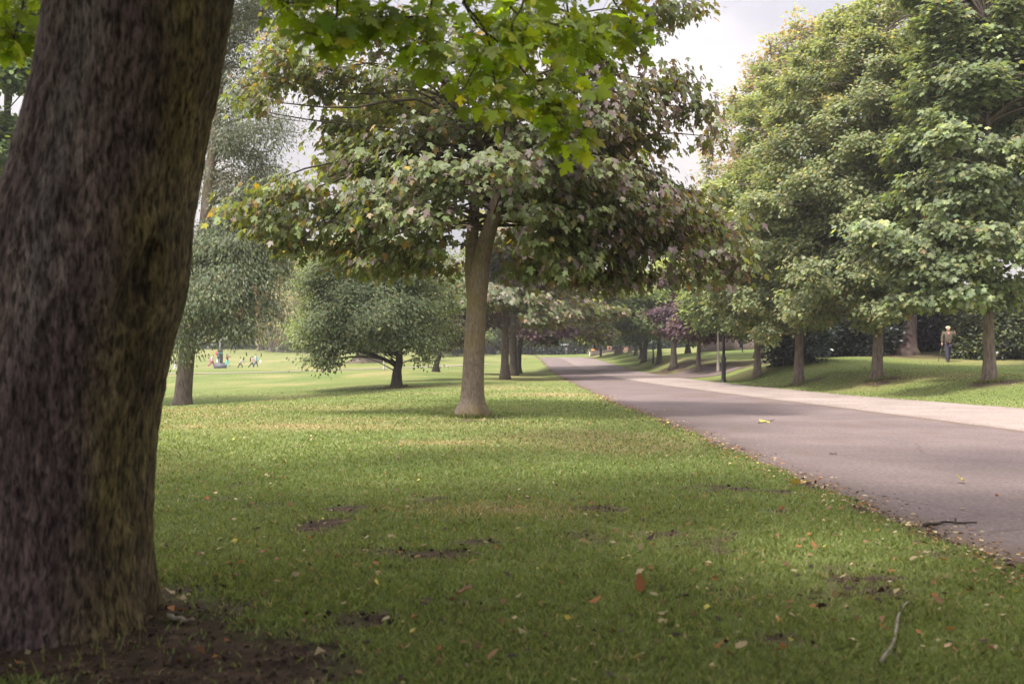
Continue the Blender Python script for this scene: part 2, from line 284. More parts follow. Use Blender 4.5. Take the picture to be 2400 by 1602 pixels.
def asphalt(name, lo, hi, sp=220):
    m, t, out = new_mat(name); l = t.links.new
    co = nd('ShaderNodeTexCoord', t); n1 = nd('ShaderNodeTexNoise', t); n1.inputs['Scale'].default_value = sp; n1.inputs['Detail'].default_value = 2
    n2 = nd('ShaderNodeTexNoise', t); n2.inputs['Scale'].default_value = 0.7; n2.inputs['Detail'].default_value = 6
    n3 = nd('ShaderNodeTexVoronoi', t); n3.inputs['Scale'].default_value = 48
    r1 = nd('ShaderNodeValToRGB', t); r1.color_ramp.elements[0].position = .3; r1.color_ramp.elements[0].color = (*lo, 1); r1.color_ramp.elements[1].position = .7; r1.color_ramp.elements[1].color = (*hi, 1)
    r2 = nd('ShaderNodeValToRGB', t); r2.color_ramp.elements[0].position = .3; r2.color_ramp.elements[0].color = (.82, .8, .8, 1); r2.color_ramp.elements[1].position = .7; r2.color_ramp.elements[1].color = (1.14, 1.12, 1.1, 1)
    r3 = nd('ShaderNodeValToRGB', t); r3.color_ramp.elements[0].position = .05; r3.color_ramp.elements[0].color = (1.45, 1.4, 1.4, 1); r3.color_ramp.elements[1].position = .32; r3.color_ramp.elements[1].color = (.95, .95, .95, 1)
    n4 = nd('ShaderNodeTexNoise', t); n4.inputs['Scale'].default_value = 22; n4.inputs['Detail'].default_value = 5; n4.inputs['Roughness'].default_value = .7; r4 = nd('ShaderNodeValToRGB', t); r4.color_ramp.elements[0].position = .3; r4.color_ramp.elements[0].color = (.6, .58, .58, 1); r4.color_ramp.elements[1].position = .7; r4.color_ramp.elements[1].color = (1.4, 1.38, 1.36, 1)
    at = nd('ShaderNodeAttribute', t, attribute_name='Col'); sp_ = nd('ShaderNodeSeparateColor', t); l(at.outputs['Color'], sp_.inputs[0]); e_ = nd('ShaderNodeMix', t, data_type='RGBA'); e_.inputs['B'].default_value = (.10, .072, .055, 1); l(sp_.outputs[0], e_.inputs['Factor']); d_ = nd('ShaderNodeMix', t, data_type='RGBA', blend_type='MULTIPLY'); d_.inputs['Factor'].default_value = 1
    l(co.outputs['Object'], n4.inputs['Vector']); l(n4.outputs['Fac'], r4.inputs['Fac']); l(r4.outputs['Color'], d_.inputs['B'])
    wp = nd('ShaderNodeMix', t, data_type='RGBA'); wp.inputs['Factor'].default_value = .06; n5 = nd('ShaderNodeTexNoise', t); n5.inputs['Scale'].default_value = 3; n5.inputs['Detail'].default_value = 5; l(co.outputs['Object'], n5.inputs['Vector']); l(co.outputs['Object'], wp.inputs['A']); l(n5.outputs['Color'], wp.inputs['B'])
    ck = nd('ShaderNodeTexVoronoi', t, feature='DISTANCE_TO_EDGE'); ck.inputs['Scale'].default_value = .42; l(wp.outputs['Result'], ck.inputs['Vector']); r5 = nd('ShaderNodeValToRGB', t); r5.color_ramp.elements[0].position = .0; r5.color_ramp.elements[0].color = (.78, .77, .77, 1); r5.color_ramp.elements[1].position = .008; r5.color_ramp.elements[1].color = (1, 1, 1, 1); l(ck.outputs['Distance'], r5.inputs['Fac'])
    d5 = nd('ShaderNodeMix', t, data_type='RGBA', blend_type='MULTIPLY'); d5.inputs['Factor'].default_value = 1; l(r5.outputs['Color'], d5.inputs['B'])
    a = nd('ShaderNodeMix', t, data_type='RGBA', blend_type='MULTIPLY'); a.inputs['Factor'].default_value = 1
    b = nd('ShaderNodeMix', t, data_type='RGBA', blend_type='MULTIPLY'); b.inputs['Factor'].default_value = 1
    pb = nd('ShaderNodeBsdfPrincipled', t); pb.inputs['Roughness'].default_value = .85; pb.inputs['Specular IOR Level'].default_value = .25
    bp = nd('ShaderNodeBump', t); bp.inputs['Strength'].default_value = .5; bp.inputs['Distance'].default_value = .006
    for n in (n1, n2, n3): l(co.outputs['Object'], n.inputs['Vector'])
    l(n1.outputs['Fac'], r1.inputs['Fac']); l(n2.outputs['Fac'], r2.inputs['Fac']); l(n3.outputs['Distance'], r3.inputs['Fac'])
    l(r1.outputs['Color'], a.inputs['A']); l(r2.outputs['Color'], a.inputs['B']); l(a.outputs['Result'], b.inputs['A']); l(r3.outputs['Color'], b.inputs['B'])
    l(b.outputs['Result'], d_.inputs['A']); l(d_.outputs['Result'], d5.inputs['A']); l(d5.outputs['Result'], e_.inputs['A']); l(e_.outputs['Result'], pb.inputs['Base Color']); l(n3.outputs['Distance'], bp.inputs['Height']); l(bp.outputs['Normal'], pb.inputs['Normal']); l(pb.outputs[0], out.inputs['Surface'])
    return m
ASPH = asphalt('worn_asphalt', (.086, .068, .068), (.165, .134, .131)); ASPH2 = asphalt('pale_asphalt', (.195, .167, .153), (.262, .226, .21), 140)
def strip(name, fa, fb, mat, y0, y1, dz, n=12, dirty=1.0):
    yy = np.concatenate([np.arange(y0, min(26, y1), 0.06 if y0 < 26 else .3), np.arange(max(26, y0), y1 + .01, 0.3)]); t = np.linspace(0, 1, n)
    t = np.concatenate([[0, .01], t[1:-1], [.99, 1]])
    X = fa(yy)[:, None] * (1 - t) + fb(yy)[:, None] * t; Y = np.repeat(yy[:, None], len(t), 1); Z = gz(X, Y) + dz
    Z[:, 0] -= .02; Z[:, -1] -= .02
    b = MB(); f = grid_faces(*X.shape); ed = np.clip(1 - np.minimum(X - X[:, :1], X[:, -1:] - X) / .55, 0, 1); ed = .85 * sstep(.45, .8, ed * .75 + .55 * (fbm(X * 2.5, Y * 1.2, 4) - .2)); ed = dirty * np.maximum(ed, .5 * sstep(.62, .72, fbm(X * 1.4 + 5, Y * .5, 4))); b.add(np.stack([X.ravel(), Y.ravel(), Z.ravel()], 1), f.ravel(), np.full(len(f), 4), np.stack([ed.ravel()] * 3, 1)); return tag(b.build(name, mat, smooth=True), kind='structure')
strip('road', x_left, lambda y: x_seam(y) + .06, ASPH, -30, 107, 0.004, 40)
strip('footpath', x_seam, x_right, ASPH2, -30, 51.5, 0.018, 18, .35)
strip('far_lane', x_seam, x_right, asphalt('shaded_asphalt', (.13, .107, .103), (.20, .17, .165)), 51.4, 107, 0.012, 18, .5)  # rest of the pale strip; tree shade is put into its darker colour
# side lane leaving to the right at about fifty metres, and the kerb on its far side
def lane(name, a, b, w0, w1, mat, dz, n=60):
    a = np.array(a, float); b = np.array(b, float); s = np.linspace(0, 1, n)[:, None]; c = a * (1 - s) + b * s; d = (b - a) / np.linalg.norm(b - a); nn = np.array([-d[1], d[0]])
    w = (w0 * (1 - s) + w1 * s); t = np.linspace(-1, 1, 9)[None]
    X = c[:, :1] + nn[0] * w * t; Y = c[:, 1:] + nn[1] * w * t; Z = gz(X, Y) + dz; m = MB(); f = grid_faces(*X.shape)
    m.add(np.stack([X.ravel(), Y.ravel(), Z.ravel()], 1), f.ravel(), np.full(len(f), 4), (.25, .25, .25)); return tag(m.build(name, mat, smooth=True), kind='structure')
lane('side_path', (7.6, 57), (11.4, 50.6), 4.0, 0.5, ASPH, .025)
lane('lawn_path', (-40, 57), (-2, 85), .35, .5, pm('trodden_path', (.19, .16, .13), var=.2, scale=3), .03, 90)

# ------------------------------------------------------------------ leaves and trees
def mirror(half): return np.array(half + [(-x, y) for x, y in half[::-1] if abs(x) > 1e-6 and (x, y) not in (half[0], half[-1])])
MAPLE_FINE = mirror([(0, 0), (.10, -.06), (.26, -.12), (.30, -.05), (.47, .02), (.36, .10), (.33, .20), (.46, .26), (.50, .36), (.68, .46), (.56, .52), (.52, .60), (.38, .55), (.22, .50), (.23, .62), (.33, .72), (.20, .78), (.14, .88), (0, 1.05)])
MAPLE = mirror([(0, 0), (.36, -.06), (.30, .17), (.62, .46), (.45, .56), (.19, .48), (.25, .74), (0, 1.05)])
TRI = mirror([(0, 0), (.42, .12), (.3, .4), (.36, .62), (0, 1)])
KITE = np.array([(0, 0), (.34, .42), (0, 1), (-.34, .42)]); LANCE = np.array([(0, 0), (.17, .45), (0, 1), (-.17, .45)])
def add_leaves(mb, c, ax, nm, size, col, T, droop=.25, fold=.22):
    n = len(c)
    if not n: return
    ax = ax / (np.linalg.norm(ax, axis=1)[:, None] + 1e-9); sd = np.cross(ax, nm); sd /= np.linalg.norm(sd, axis=1)[:, None] + 1e-9; nm = np.cross(sd, ax)
    x = T[:, 0][None, :, None]; y = T[:, 1][None, :, None]; s = np.broadcast_to(np.asarray(size, float), (n,))[:, None, None]
    v = c[:, None] + s * (x * sd[:, None] + y * ax[:, None] - (droop * y * y + fold * np.abs(x)) * nm[:, None])
    k = len(T); f = np.arange(n * k); mb.add(v.reshape(-1, 3), f, np.full(n, k), np.repeat(col, k, axis=0))
def palette(rng, n, pal, wts, var=.18):
    pal = np.array(pal, float); i = rng.choice(len(pal), n, p=np.array(wts) / np.sum(wts)); c = pal[i] * (1 + rng.normal(0, var, (n, 1))) * (1 + rng.normal(0, .05, (n, 3)))
    return np.clip(c, .004, .8)
def unit(v): return v / (np.linalg.norm(v, axis=-1, keepdims=True) + 1e-9)
def foliage(mb, twig, rng, pads, n, size, pal, wts, T, centre, clump=.35, per=14, droop=.25, hang=.35, flat=.55, shell=.55, twigs=True, tipcol=None, wood_r=.012, updir=1.0):
    """n leaves in clumps over the flattened pads (x,y,z,rx,ry,rz); thin twigs run from each pad's middle to its clumps"""
    pads = np.asarray(pads, float); area = (pads[:, 3] * pads[:, 4]) ** .9 + (pads[:, 3] * pads[:, 5]) ** .9; share = area / area.sum()
    for p, q in zip(pads, share):
        nl = max(6, int(n * q)); nc = max(2, nl // per)
        d = unit(rng.normal(size=(nc, 3))); r = rng.rand(nc, 1) ** shell; cc = p[:3] + d * r * p[3:6]
        cl = cc[rng.randint(nc, size=nl)]; hue = rng.normal(0, .12, nc)
        off = rng.normal(size=(nl, 3)) * clump * np.array([1, 1, flat]); pos = cl + off
        out = pos - centre; out[:, 2] *= .3; out = unit(out); loc = unit(off * np.array([1, 1, .4]) + 1e-6)
        ax = unit(out * .6 + loc * .7 + rng.normal(size=(nl, 3)) * .35 + np.array([0, 0, -hang])); nm = unit(np.array([0, 0, updir]) + out * .45 + rng.normal(size=(nl, 3)) * .38)
        col = palette(rng, nl, pal, wts) * (1 + hue[rng.randint(nc)] )
        if tipcol is not None:
            e = (np.linalg.norm((pos - p[:3]) / p[3:6], axis=1) > .85) & (rng.rand(nl) < tipcol[1]); col[e] = np.array(tipcol[0]) * (1 + rng.normal(0, .2, (e.sum(), 1)))
        add_leaves(mb, pos, ax, nm, size * (.65 + .6 * rng.rand(nl)), np.clip(col, .004, .8), T, droop)
        if twigs and twig is not None:
            for k in range(min(nc, 22)):
                m = (p[:3] + cc[k]) / 2 + np.array([0, 0, .12 * p[5]]); twig.tube([p[:3], m, cc[k]], [wood_r * 1.4, wood_r, wood_r * .5], 3, False)
def spline(pts, n):
    pts = np.asarray(pts, float); m = len(pts)
    if m < 3: t = np.linspace(0, 1, n)[:, None]; return pts[0] * (1 - t) + pts[-1] * t
    q = np.vstack([2 * pts[0] - pts[1], pts, 2 * pts[-1] - pts[-2]]); out = []
    for s in np.linspace(0, m - 1 - 1e-6, n):
        i = int(s); t = s - i; a, b, c, d = q[i:i + 4]
        out.append(.5 * (2 * b + (c - a) * t + (2 * a - 5 * b + 4 * c - d) * t * t + (3 * b - a - 3 * c + d) * t ** 3))
    return np.array(out)
def trunk_mesh(mb, path, r0, r1, flare=.55, sides=14, n=26, phase=1.0, fl_h=.22, sink=.15, lobes=5):
    p = spline(path, n); h = p[:, 2] - p[0, 2]; t = np.linspace(0, 1, n); r = r0 * (1 - t) + r1 * t; k = np.exp(-h / fl_h)
    r = r * (1 + flare * k); r = r * (1 + .04 * np.sin(np.arange(n) * 1.7 + phase)); p0 = p.copy(); p0[0, 2] -= sink
    mb.tube(p0, r, sides, True, lobes, .03 + .22 * k, phase); return p
def limb(mb, rng, stem, tgt, r, sides=6, lift=.25, end=.25, lo=0.0):
    """a branch leaving the stem below its target and bending out to it"""
    tgt = np.asarray(tgt, float); dh = np.linalg.norm(stem[:, :2] - tgt[:2], axis=1); i = int(np.argmin(np.abs(stem[:, 2] - (tgt[2] - lift * dh - .1)))); i = max(i, int(len(stem) * lo * (.7 + .6 * rng.rand()))); i = int(rng.rand() * .24 * len(stem)) if i == 0 else i; a = stem[i]
    m1 = a + (tgt - a) * .35 + np.array([0, 0, .10 * np.linalg.norm(tgt - a)]) + rng.normal(0, .05, 3) * np.linalg.norm(tgt - a); m2 = a + (tgt - a) * .7 + np.array([0, 0, .08 * np.linalg.norm(tgt - a)]) + rng.normal(0, .04, 3) * np.linalg.norm(tgt - a)
    q = spline([a, m1, m2, tgt], 9); mb.tube(q, np.linspace(r, r * end, 9), sides, True); return q
def auto_pads(rng, blobs, npad, flat=.42, size=.42):
    """flattened pads over the shells of the ellipsoids (centre, radii); more of them on the outside than within"""
    out = []; vol = np.array([b[3] * b[4] * b[5] for b in blobs]) ** .66; k = np.maximum(2, (npad * vol / vol.sum()).astype(int))
    for b, q in zip(blobs, k):
        b = np.asarray(b, float); d = unit(rng.normal(size=(q, 3))); r = .42 + .66 * rng.rand(q, 1) ** .7; c = b[:3] + d * r * b[3:6]
        s = size * (.7 + .6 * rng.rand(q)); m = min(b[3], b[4]); out += [(*c[i], s[i] * m, s[i] * m, max(.18, s[i] * m * flat)) for i in range(q)]
    return out
def PB(px, v, Y, rx, rv, ry=None):                      # an ellipsoid whose outline spans rx by rv photo pixels at distance Y
    c = P(px, v, Y); a = rx / F * Y; return (*c, a, ry if ry else a, rv / F * Y)
G_MID = ([(.075, .10, .03), (.10, .125, .045), (.05, .075, .025), (.13, .14, .045)], [4, 3, 3, 1])
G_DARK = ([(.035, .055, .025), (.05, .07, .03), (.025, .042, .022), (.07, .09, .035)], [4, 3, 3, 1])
G_YEL = ([(.13, .16, .04), (.17, .19, .05), (.10, .125, .035), (.22, .20, .06)], [4, 3, 3, 1])
PURPLE = ([(.055, .03, .045), (.075, .045, .06), (.035, .02, .03), (.09, .06, .065), (.05, .06, .03)], [4, 3, 3, 1, 1])
G_BLUE = ([(.035, .06, .04), (.055, .08, .055), (.025, .045, .033), (.08, .10, .07)], [4, 3, 3, 1])
SYC = ([(.13, .165, .075), (.155, .185, .10), (.17, .14, .13), (.115, .145, .05), (.28, .19, .04), (.14, .11, .11)], [5, 3.4, 1.9, 3.2, .2, .8])
def tree(name, label, px, v, Y, d, blobs, n, size, pal, T=KITE, npad=22, bark=None, leaf=None, seed=1, lean=0, top=None, limbs=10, flat=.42, psize=.42, clump=.3, per=14,
         hang=.35, flare=.5, path=None, group=None, tipcol=None, droop=.25, twigs=True, base=None, extra=None, sides=12, shell=.55, updir=1.0, cflat=.55):
    rng = np.random.RandomState(seed); b = on_ground(px, Y) if base is None else np.asarray(base, float); n = int(n * 1.8); size = size * 1.22; pal = (np.array(pal[0]) * 2.05, pal[1])
    r = empty(name, b, label, 'tree', group); blobs = [np.asarray(x, float) for x in blobs]
    zt = max(x[2] + .45 * x[5] for x in blobs) if top is None else top
    cen = np.mean([x[:3] for x in blobs], axis=0)
    if path is None:
        h = zt - b[2]; tx = cen[0] * .6 + b[0] * .4 + lean; path = [b, b + [lean * .15, 0, h * .22], [b[0] * .6 + tx * .4, Y, b[2] + h * .55], [tx, Y, zt]]
    tm = MB(); stem = trunk_mesh(tm, path, d / 2, d * .12, flare, sides, 22, seed)
    pads = auto_pads(rng, blobs, npad, flat, psize)
    if extra: pads += [tuple(e) for e in extra]
    order = rng.permutation(len(pads)); tw = tm if twigs else None
    for j, i in enumerate(order): limb(tm, rng, stem, pads[i][:3], d * ((.10 + .10 * rng.rand()) if j < limbs else .05), 6 if j < limbs else 4, lo=.3)
    cm = MB(); foliage(cm, tw, rng, pads, n, size, pal[0], pal[1], T, cen, clump, per, droop, hang, cflat, shell, twigs, tipcol, .006 + d * .012, updir)
    tm.build('trunk', bark or BARK, r, b, smooth=True); cm.build('crown', leaf or LEAF, r, b)
    return r

# --- the sycamore in the middle, crown laid out bough by bough
def centre_tree():
    rng = np.random.RandomState(11); Y = 19.0; b = on_ground(1106, Y)
    r = empty('sycamore_tree', b, 'big sycamore with forked bare trunk and wide green crown, mid-lawn beside the road', 'tree')
    tm = MB(); p = lambda px, v, dy=0: P(px, v, Y + dy)
    main = [b, p(1108, 900), p(1112, 804), p(1118, 702), p(1130, 600), p(1152, 520), p(1172, 430), p(1188, 320), p(1215, 190), p(1250, 40), p(1270, -120)]
    q = spline(main, 60); v = V0 - (q[:, 2] - EYE) * F / Y
    rad = np.interp(v, [-120, 40, 320, 430, 520, 600, 640, 700, 800, 900, 940, 962], [2, 5, 10, 13.5, 17, 20, 22.5, 23, 24, 25.5, 29, 39]) * Y / F
    k = np.exp(-(q[:, 2] - b[2]) / .16); q[0, 2] -= .15
    tm.tube(q, rad, 26, True, 5, .03 + .17 * k, .7); tm.build('trunk', BARK_CENTRE, r, b, smooth=True)
    sm = MB(); sec = spline([p(1106, 700, .05), p(1104, 640, .06), p(1106, 570, .12), p(1111, 500, .25), p(1113, 410, .4), p(1110, 330, .5), p(1088, 285, .5), p(1050, 200, .4), p(1015, 90, .3), p(990, -60, .2)], 36)
    v2 = V0 - (sec[:, 2] - EYE) * F / Y; sm.tube(sec, np.interp(v2, [-60, 90, 285, 330, 410, 500, 570, 640, 700], [2, 5, 9, 10, 11.5, 13.5, 15.5, 15, 13]) * Y / F, 16, True, 4, np.full(36, .05), 2.1)
    sm.build('fork_stem', BARK_CENTRE, r, b, smooth=True)
    stems = np.concatenate([q[28:], sec[10:]]); pads = []
    def pad(px, v, rx, rv, dy=0.0, ry=None): c = P(px, v, Y + dy); a = rx / F * Y; pads.append((*c, a, ry or min(1.3, a * .9), rv / F * Y))
    for a in [(680, 130, 105, 42, -.5), (605, 235, 55, 26, -.6), (745, 215, 80, 30, .3), (860, 80, 95, 42, -1), (960, 165, 85, 36, -1.2), (900, 262, 85, 24, .8), (790, 292, 90, 22, .4), (700, 60, 70, 30, .8),
              (1010, 60, 110, 45, -1), (1100, 130, 90, 40, -2), (1230, 60, 120, 50, -1.5), (1380, 70, 100, 40, 0), (1000, 255, 60, 22, 1.2),
              (860, 378, 135, 30, -.3), (720, 452, 150, 27, -.4), (590, 478, 60, 26, -.6), (640, 535, 75, 22, -.5), (900, 455, 120, 30, -1.2), (1000, 400, 100, 36, -1.6), (960, 505, 110, 32, -1.4), (840, 530, 120, 26, -.4), (700, 560, 75, 16, .2),
              (930, 585, 110, 20, .4), (1000, 562, 70, 28, -1.0), (985, 618, 85, 15, .6), (1265, 618, 90, 20, .8), (1290, 560, 85, 28, -.9), (1360, 580, 110, 26, -.2), (1470, 600, 85, 20, .2), (1640, 600, 75, 30, -.4), (1560, 570, 80, 22, .3), (860, 625, 70, 12, .2), (1500, 645, 60, 14, .4), (1380, 655, 60, 10, .6), (1610, 650, 40, 20, -.2), (1690, 640, 34, 30, -.4), (1740, 625, 30, 30, -.5), (820, 600, 50, 22, .1), (950, 630, 60, 16, .4), (680, 585, 50, 20, -.3), (590, 520, 40, 22, -.4), (1460, 660, 40, 16, .2), (1330, 545, 90, 28, -.3), (1430, 545, 90, 30, -.2), (1540, 535, 90, 26, 0), (1250, 455, 80, 28, .4), (1340, 460, 90, 28, .4), (870, 490, 90, 24, 0), (780, 505, 90, 22, .2), (1220, 560, 60, 22, .8), (1030, 440, 80, 26, .6), (950, 430, 80, 26, .5), (1120, 400, 70, 24, 1.0), (1480, 520, 70, 24, .6), (1640, 545, 50, 24, .3),
              (1690, 525, 55, 34, -.5), (1725, 585, 36, 32, -.6), (1450, 470, 125, 42, -.8), (1590, 500, 100, 32, -.4), (1330, 500, 110, 32, -1.2), (1060, 430, 70, 30, -1.6), (1200, 385, 90, 30, -2.2), (1290, 350, 100, 40, -1.6), (1270, 645, 75, 13, .6), (1330, 620, 90, 16, -.8), (1420, 640, 70, 14, .3), (1000, 300, 100, 34, -.8), (1105, 290, 90, 34, .5), (950, 340, 120, 26, -.2), (1190, 270, 100, 36, -.8), (830, 335, 100, 20, .3), (1110, 370, 100, 34, .6), (1260, 430, 110, 36, -.8), (1010, 490, 75, 30, -.6), (1380, 340, 90, 30, .2), (760, 165, 100, 30, .4), (640, 185, 70, 26, 0), (880, 190, 100, 30, .5), (1150, 200, 110, 36, .2), (1480, 430, 100, 34, 0), (1620, 450, 60, 26, -.2), (890, 612, 80, 12, -.6), (780, 580, 70, 14, .4), (560, 500, 40, 16, -.3), (570, 250, 30, 14, -.4),
              (1400, 410, 110, 36, -1.2), (1270, 500, 75, 26, -1.0), (1430, 215, 110, 42, -.6), (1560, 195, 95, 38, -.4), (1630, 255, 58, 38, -.5), (1660, 320, 32, 30, -.5), (1490, 275, 105, 32, -.2), (1380, 290, 90, 32, -1), (1540, 330, 60, 14, .2), (1440, 330, 80, 20, .4),
              (1500, 385, 52, 22, .3), (1530, 425, 28, 20, .2), (1590, 20, 55, 26, .2), (1645, 5, 26, 24, 0), (1490, 95, 80, 30, .3), (1530, 40, 70, 25, .5), (1370, 160, 90, 32, .3), (1250, 230, 100, 42, -2)]: pad(*a)
    for a in [(700, -70, 130, 55), (900, -130, 160, 60), (1130, -170, 170, 70), (1350, -120, 160, 60), (1520, -70, 100, 45), (1100, -320, 190, 80), (1280, -290, 150, 60), (900, -260, 120, 50)]: pad(*a, 0.3, 1.8)
    for k in range(26): c = rng.uniform(-1, 1, 2); pad(1110 + 330 * c[0], 410 + 140 * c[1] - 120 * (1 - abs(c[0])), 85, 30, 1.6 + 2.2 * rng.rand())   # the far side of the crown
    P_ = np.array(pads)
    for i in range(len(P_)):
        lm = MB(); w = .022 + .02 * rng.rand() if abs(P_[i, 0] + .7) > 1.6 else .018
        limb(lm, rng, stems, P_[i, :3], w, 7, .22); lm.build('branch', BARK_DARK, r, b, smooth=True)
    cm = MB(); tw = MB(); cen = P(1130, 480, Y)
    foliage(cm, tw, rng, pads, 35000, .130, *SYC, MAPLE, cen, .19, 10, .35, .9, .5, .6, True, ((.24, .17, .07), .03), .0065)
    right = [q_ for q_ in pads if q_[0] > 1.3 and q_[2] < 7]     # purplish bronze sprays on the right-hand boughs
    foliage(cm, None, rng, right, 2600, .130, [(.15, .115, .12), (.19, .155, .15), (.19, .19, .14), (.12, .09, .08)], [3, 2, 2, 2], MAPLE, cen, .22, 8, .4, 1.1, .6, .45, False)
    cm.build('crown', LEAF_SHEEN, r, b); tw.build('twigs', BARK_DARK, r, b)
centre_tree()

# --- the avenue tree beside the camera: leaning trunk, crown overhead, sprays of leaves hanging into view
def near_tree():
    rng = np.random.RandomState(3); Y = 4.25; b = on_ground(80, Y)
    r = empty('maple_tree', b, 'huge leaning tree trunk with rough dark bark and a knot scar, closest to the viewer', 'tree')
    vs = np.array([1560, 1475, 1413, 1310, 1209, 1107, 1005, 902, 800, 663, 510, 408, 306, 204, 102, 0, -200, -500, -900, -1300.]); cx = np.array([70, 76, 84, 92, 100, 114, 125, 148, 173, 205, 221, 250, 273, 300, 316, 330, 352, 380, 415, 440.])
    rr = np.array([330, 298, 275, 262, 254, 247, 241, 236, 231, 226, 221, 211, 208, 206, 204, 205, 200, 190, 165, 120.])
    nz, na = 520, 360; vv = np.linspace(1540, -1300, nz); vv = np.concatenate([np.linspace(1540, -60, 430), np.linspace(-80, -1300, 60)]); nz = len(vv)
    rr = rr - 9 * (vs > 750); o = np.argsort(vs); c = np.interp(vv, vs[o], cx[o]); R = np.interp(vv, vs[o], rr[o]) * Y / F; ker = np.hanning(21); ker /= ker.sum()
    c = np.convolve(np.pad(c, 10, 'edge'), ker, 'valid'); R = np.convolve(np.pad(R, 10, 'edge'), ker, 'valid')
    X0 = (c - U0) / F * Y; Z0 = EYE + (V0 - vv) / F * Y; a = np.linspace(0, 2 * np.pi, na, endpoint=False); A, Zg = np.meshgrid(a, Z0); Rg = R[:, None]
    arc = A * .4                                        # metres round the girth; a = 0 faces the camera, positive to the right
    wv = (fbm(arc * 3, Zg * 2, 3) - .5) * .12
    wv = wv + .035 * (fbm(arc * 14 + 3, Zg * 9, 3) - .5); zw = Zg + .10 * (fbm(arc * 16, Zg * 5 + 7, 2) - .5); sc1 = sstep(.22, .78, .62 * vnoise((arc + wv) * 50, zw * 15) + .38 * vnoise((arc + wv) * 97 + 31, zw * 30 + 3)); sc2 = vnoise((arc + wv * 1.3) * 110 + 9, zw * 30 + 4); big = fbm(arc * 5, Zg * 2.2, 4) - .5
    seam = np.minimum(1, np.minimum(A, 2 * np.pi - A) / .15); sc1 = sc1 * seam + .5 * (1 - seam)
    disp = .006 * (sc1 - .5) + .006 * (sc2 - .5) + .035 * big * seam + .055 * np.exp(-np.maximum(Zg + .05, 0) / .16) * (np.cos(5 * A + 1) + .5 * np.cos(8 * A + 2))
    ka, kz = .92, 1.44; d2 = ((A - ka) / .20) ** 2 + ((Zg - kz - .35 * (A - ka)) / .17) ** 2; knot = np.exp(-d2); ring = np.exp(-((np.sqrt(d2) - 1.25) / .35) ** 2)
    kn = fbm(arc * 14 + 3, Zg * 14, 3); disp += -.035 * knot * (.5 + kn) + .022 * ring
    rad = Rg + disp; V = np.stack([X0[:, None] + rad * np.sin(A), Y - rad * np.cos(A), Zg], -1)
    crev = np.clip(sstep(.08, .75, sc1) * .85 + sc2 * .4 - .05, 0, 1.3)[..., None]; tone = fbm(arc * 2.2 + 5, Zg * 1.1, 4)[..., None]
    colr = (np.array([.062, .044, .045]) * (1 - crev) + np.array([.098, .072, .072]) * crev) * (.65 + .8 * tone)
    ang = np.where(A > np.pi, A - 2 * np.pi, A); moss = (sstep(.45, 1.0, ang + .35 * (fbm(arc * 4, Zg * 3, 3) - .5)) * (ang < 2.6))[..., None] * (.55 + .5 * fbm(arc * 9, Zg * 5, 3)[..., None])
    colr = colr * (1 - .85 * moss) + .85 * moss * np.array([.088, .074, .02]) * (.6 + .6 * crev)
    grey = (np.exp(-((ang + .05 + .12 * (Zg - 1.5)) / .22) ** 2) * sstep(.9, 1.6, Zg))[..., None]; colr = colr * (1 - .5 * grey) + .5 * grey * np.array([.12, .115, .115]) * (.4 + .9 * crev)
    scar = (np.clip(knot * 1.1 * sstep(.38, .72, kn + knot * .15), 0, 1) * .75)[..., None]; colr = colr * (1 - scar) + scar * np.array([.012, .009, .009])
    crack = (np.exp(-((ang + .18 + .02 * np.sin(Zg * 9)) / .012) ** 2) * sstep(.85, 1.0, Zg) * sstep(1.42, 1.3, Zg))[..., None]; colr *= 1 - .7 * crack
    tm = MB(); f = np.stack([(np.arange(nz - 1)[:, None] * na + np.arange(na)[None]), (np.arange(nz - 1)[:, None] * na + (np.arange(na)[None] + 1) % na), ((np.arange(nz - 1)[:, None] + 1) * na + (np.arange(na)[None] + 1) % na), ((np.arange(nz - 1)[:, None] + 1) * na + np.arange(na)[None])], -1).reshape(-1, 4)
    tm.add(V.reshape(-1, 3), f.ravel(), np.full(len(f), 4), np.clip(colr.reshape(-1, 3), .003, .6))
    m, t, out = new_mat('bark_near'); at = nd('ShaderNodeAttribute', t, attribute_name='Col'); pb = nd('ShaderNodeBsdfPrincipled', t); pb.inputs['Roughness'].default_value = .85; pb.inputs['Specular IOR Level'].default_value = .25
    l = t.links.new; co = nd('ShaderNodeTexCoord', t); hs = []
    for sc_, dt_ in (((40, 40, 10), 4), ((84, 84, 22), 5), ((9, 9, 2.2), 4)):
        mpn = nd('ShaderNodeMapping', t); mpn.inputs['Scale'].default_value = sc_; mpn.inputs['Rotation'].default_value = (0, math.radians(-7), 0); n1 = nd('ShaderNodeTexNoise', t); n1.inputs['Scale'].default_value = 1; n1.inputs['Detail'].default_value = dt_; n1.inputs['Roughness'].default_value = .6
        l(co.outputs['Object'], mpn.inputs['Vector']); l(mpn.outputs['Vector'], n1.inputs['Vector']); hs.append(n1)
    ad = nd('ShaderNodeMath', t, operation='MULTIPLY_ADD'); ad.inputs[1].default_value = .55; l(hs[1].outputs['Fac'], ad.inputs[0]); h2 = nd('ShaderNodeMath', t, operation='MULTIPLY'); h2.inputs[1].default_value = .45; l(hs[0].outputs['Fac'], h2.inputs[0]); l(h2.outputs[0], ad.inputs[2])
    rp = nd('ShaderNodeValToRGB', t); rp.color_ramp.elements[0].position = .40; rp.color_ramp.elements[0].color = (.22, .2, .21, 1); rp.color_ramp.elements[1].position = .60; rp.color_ramp.elements[1].color = (1.75, 1.7, 1.72, 1); l(ad.outputs[0], rp.inputs['Fac'])
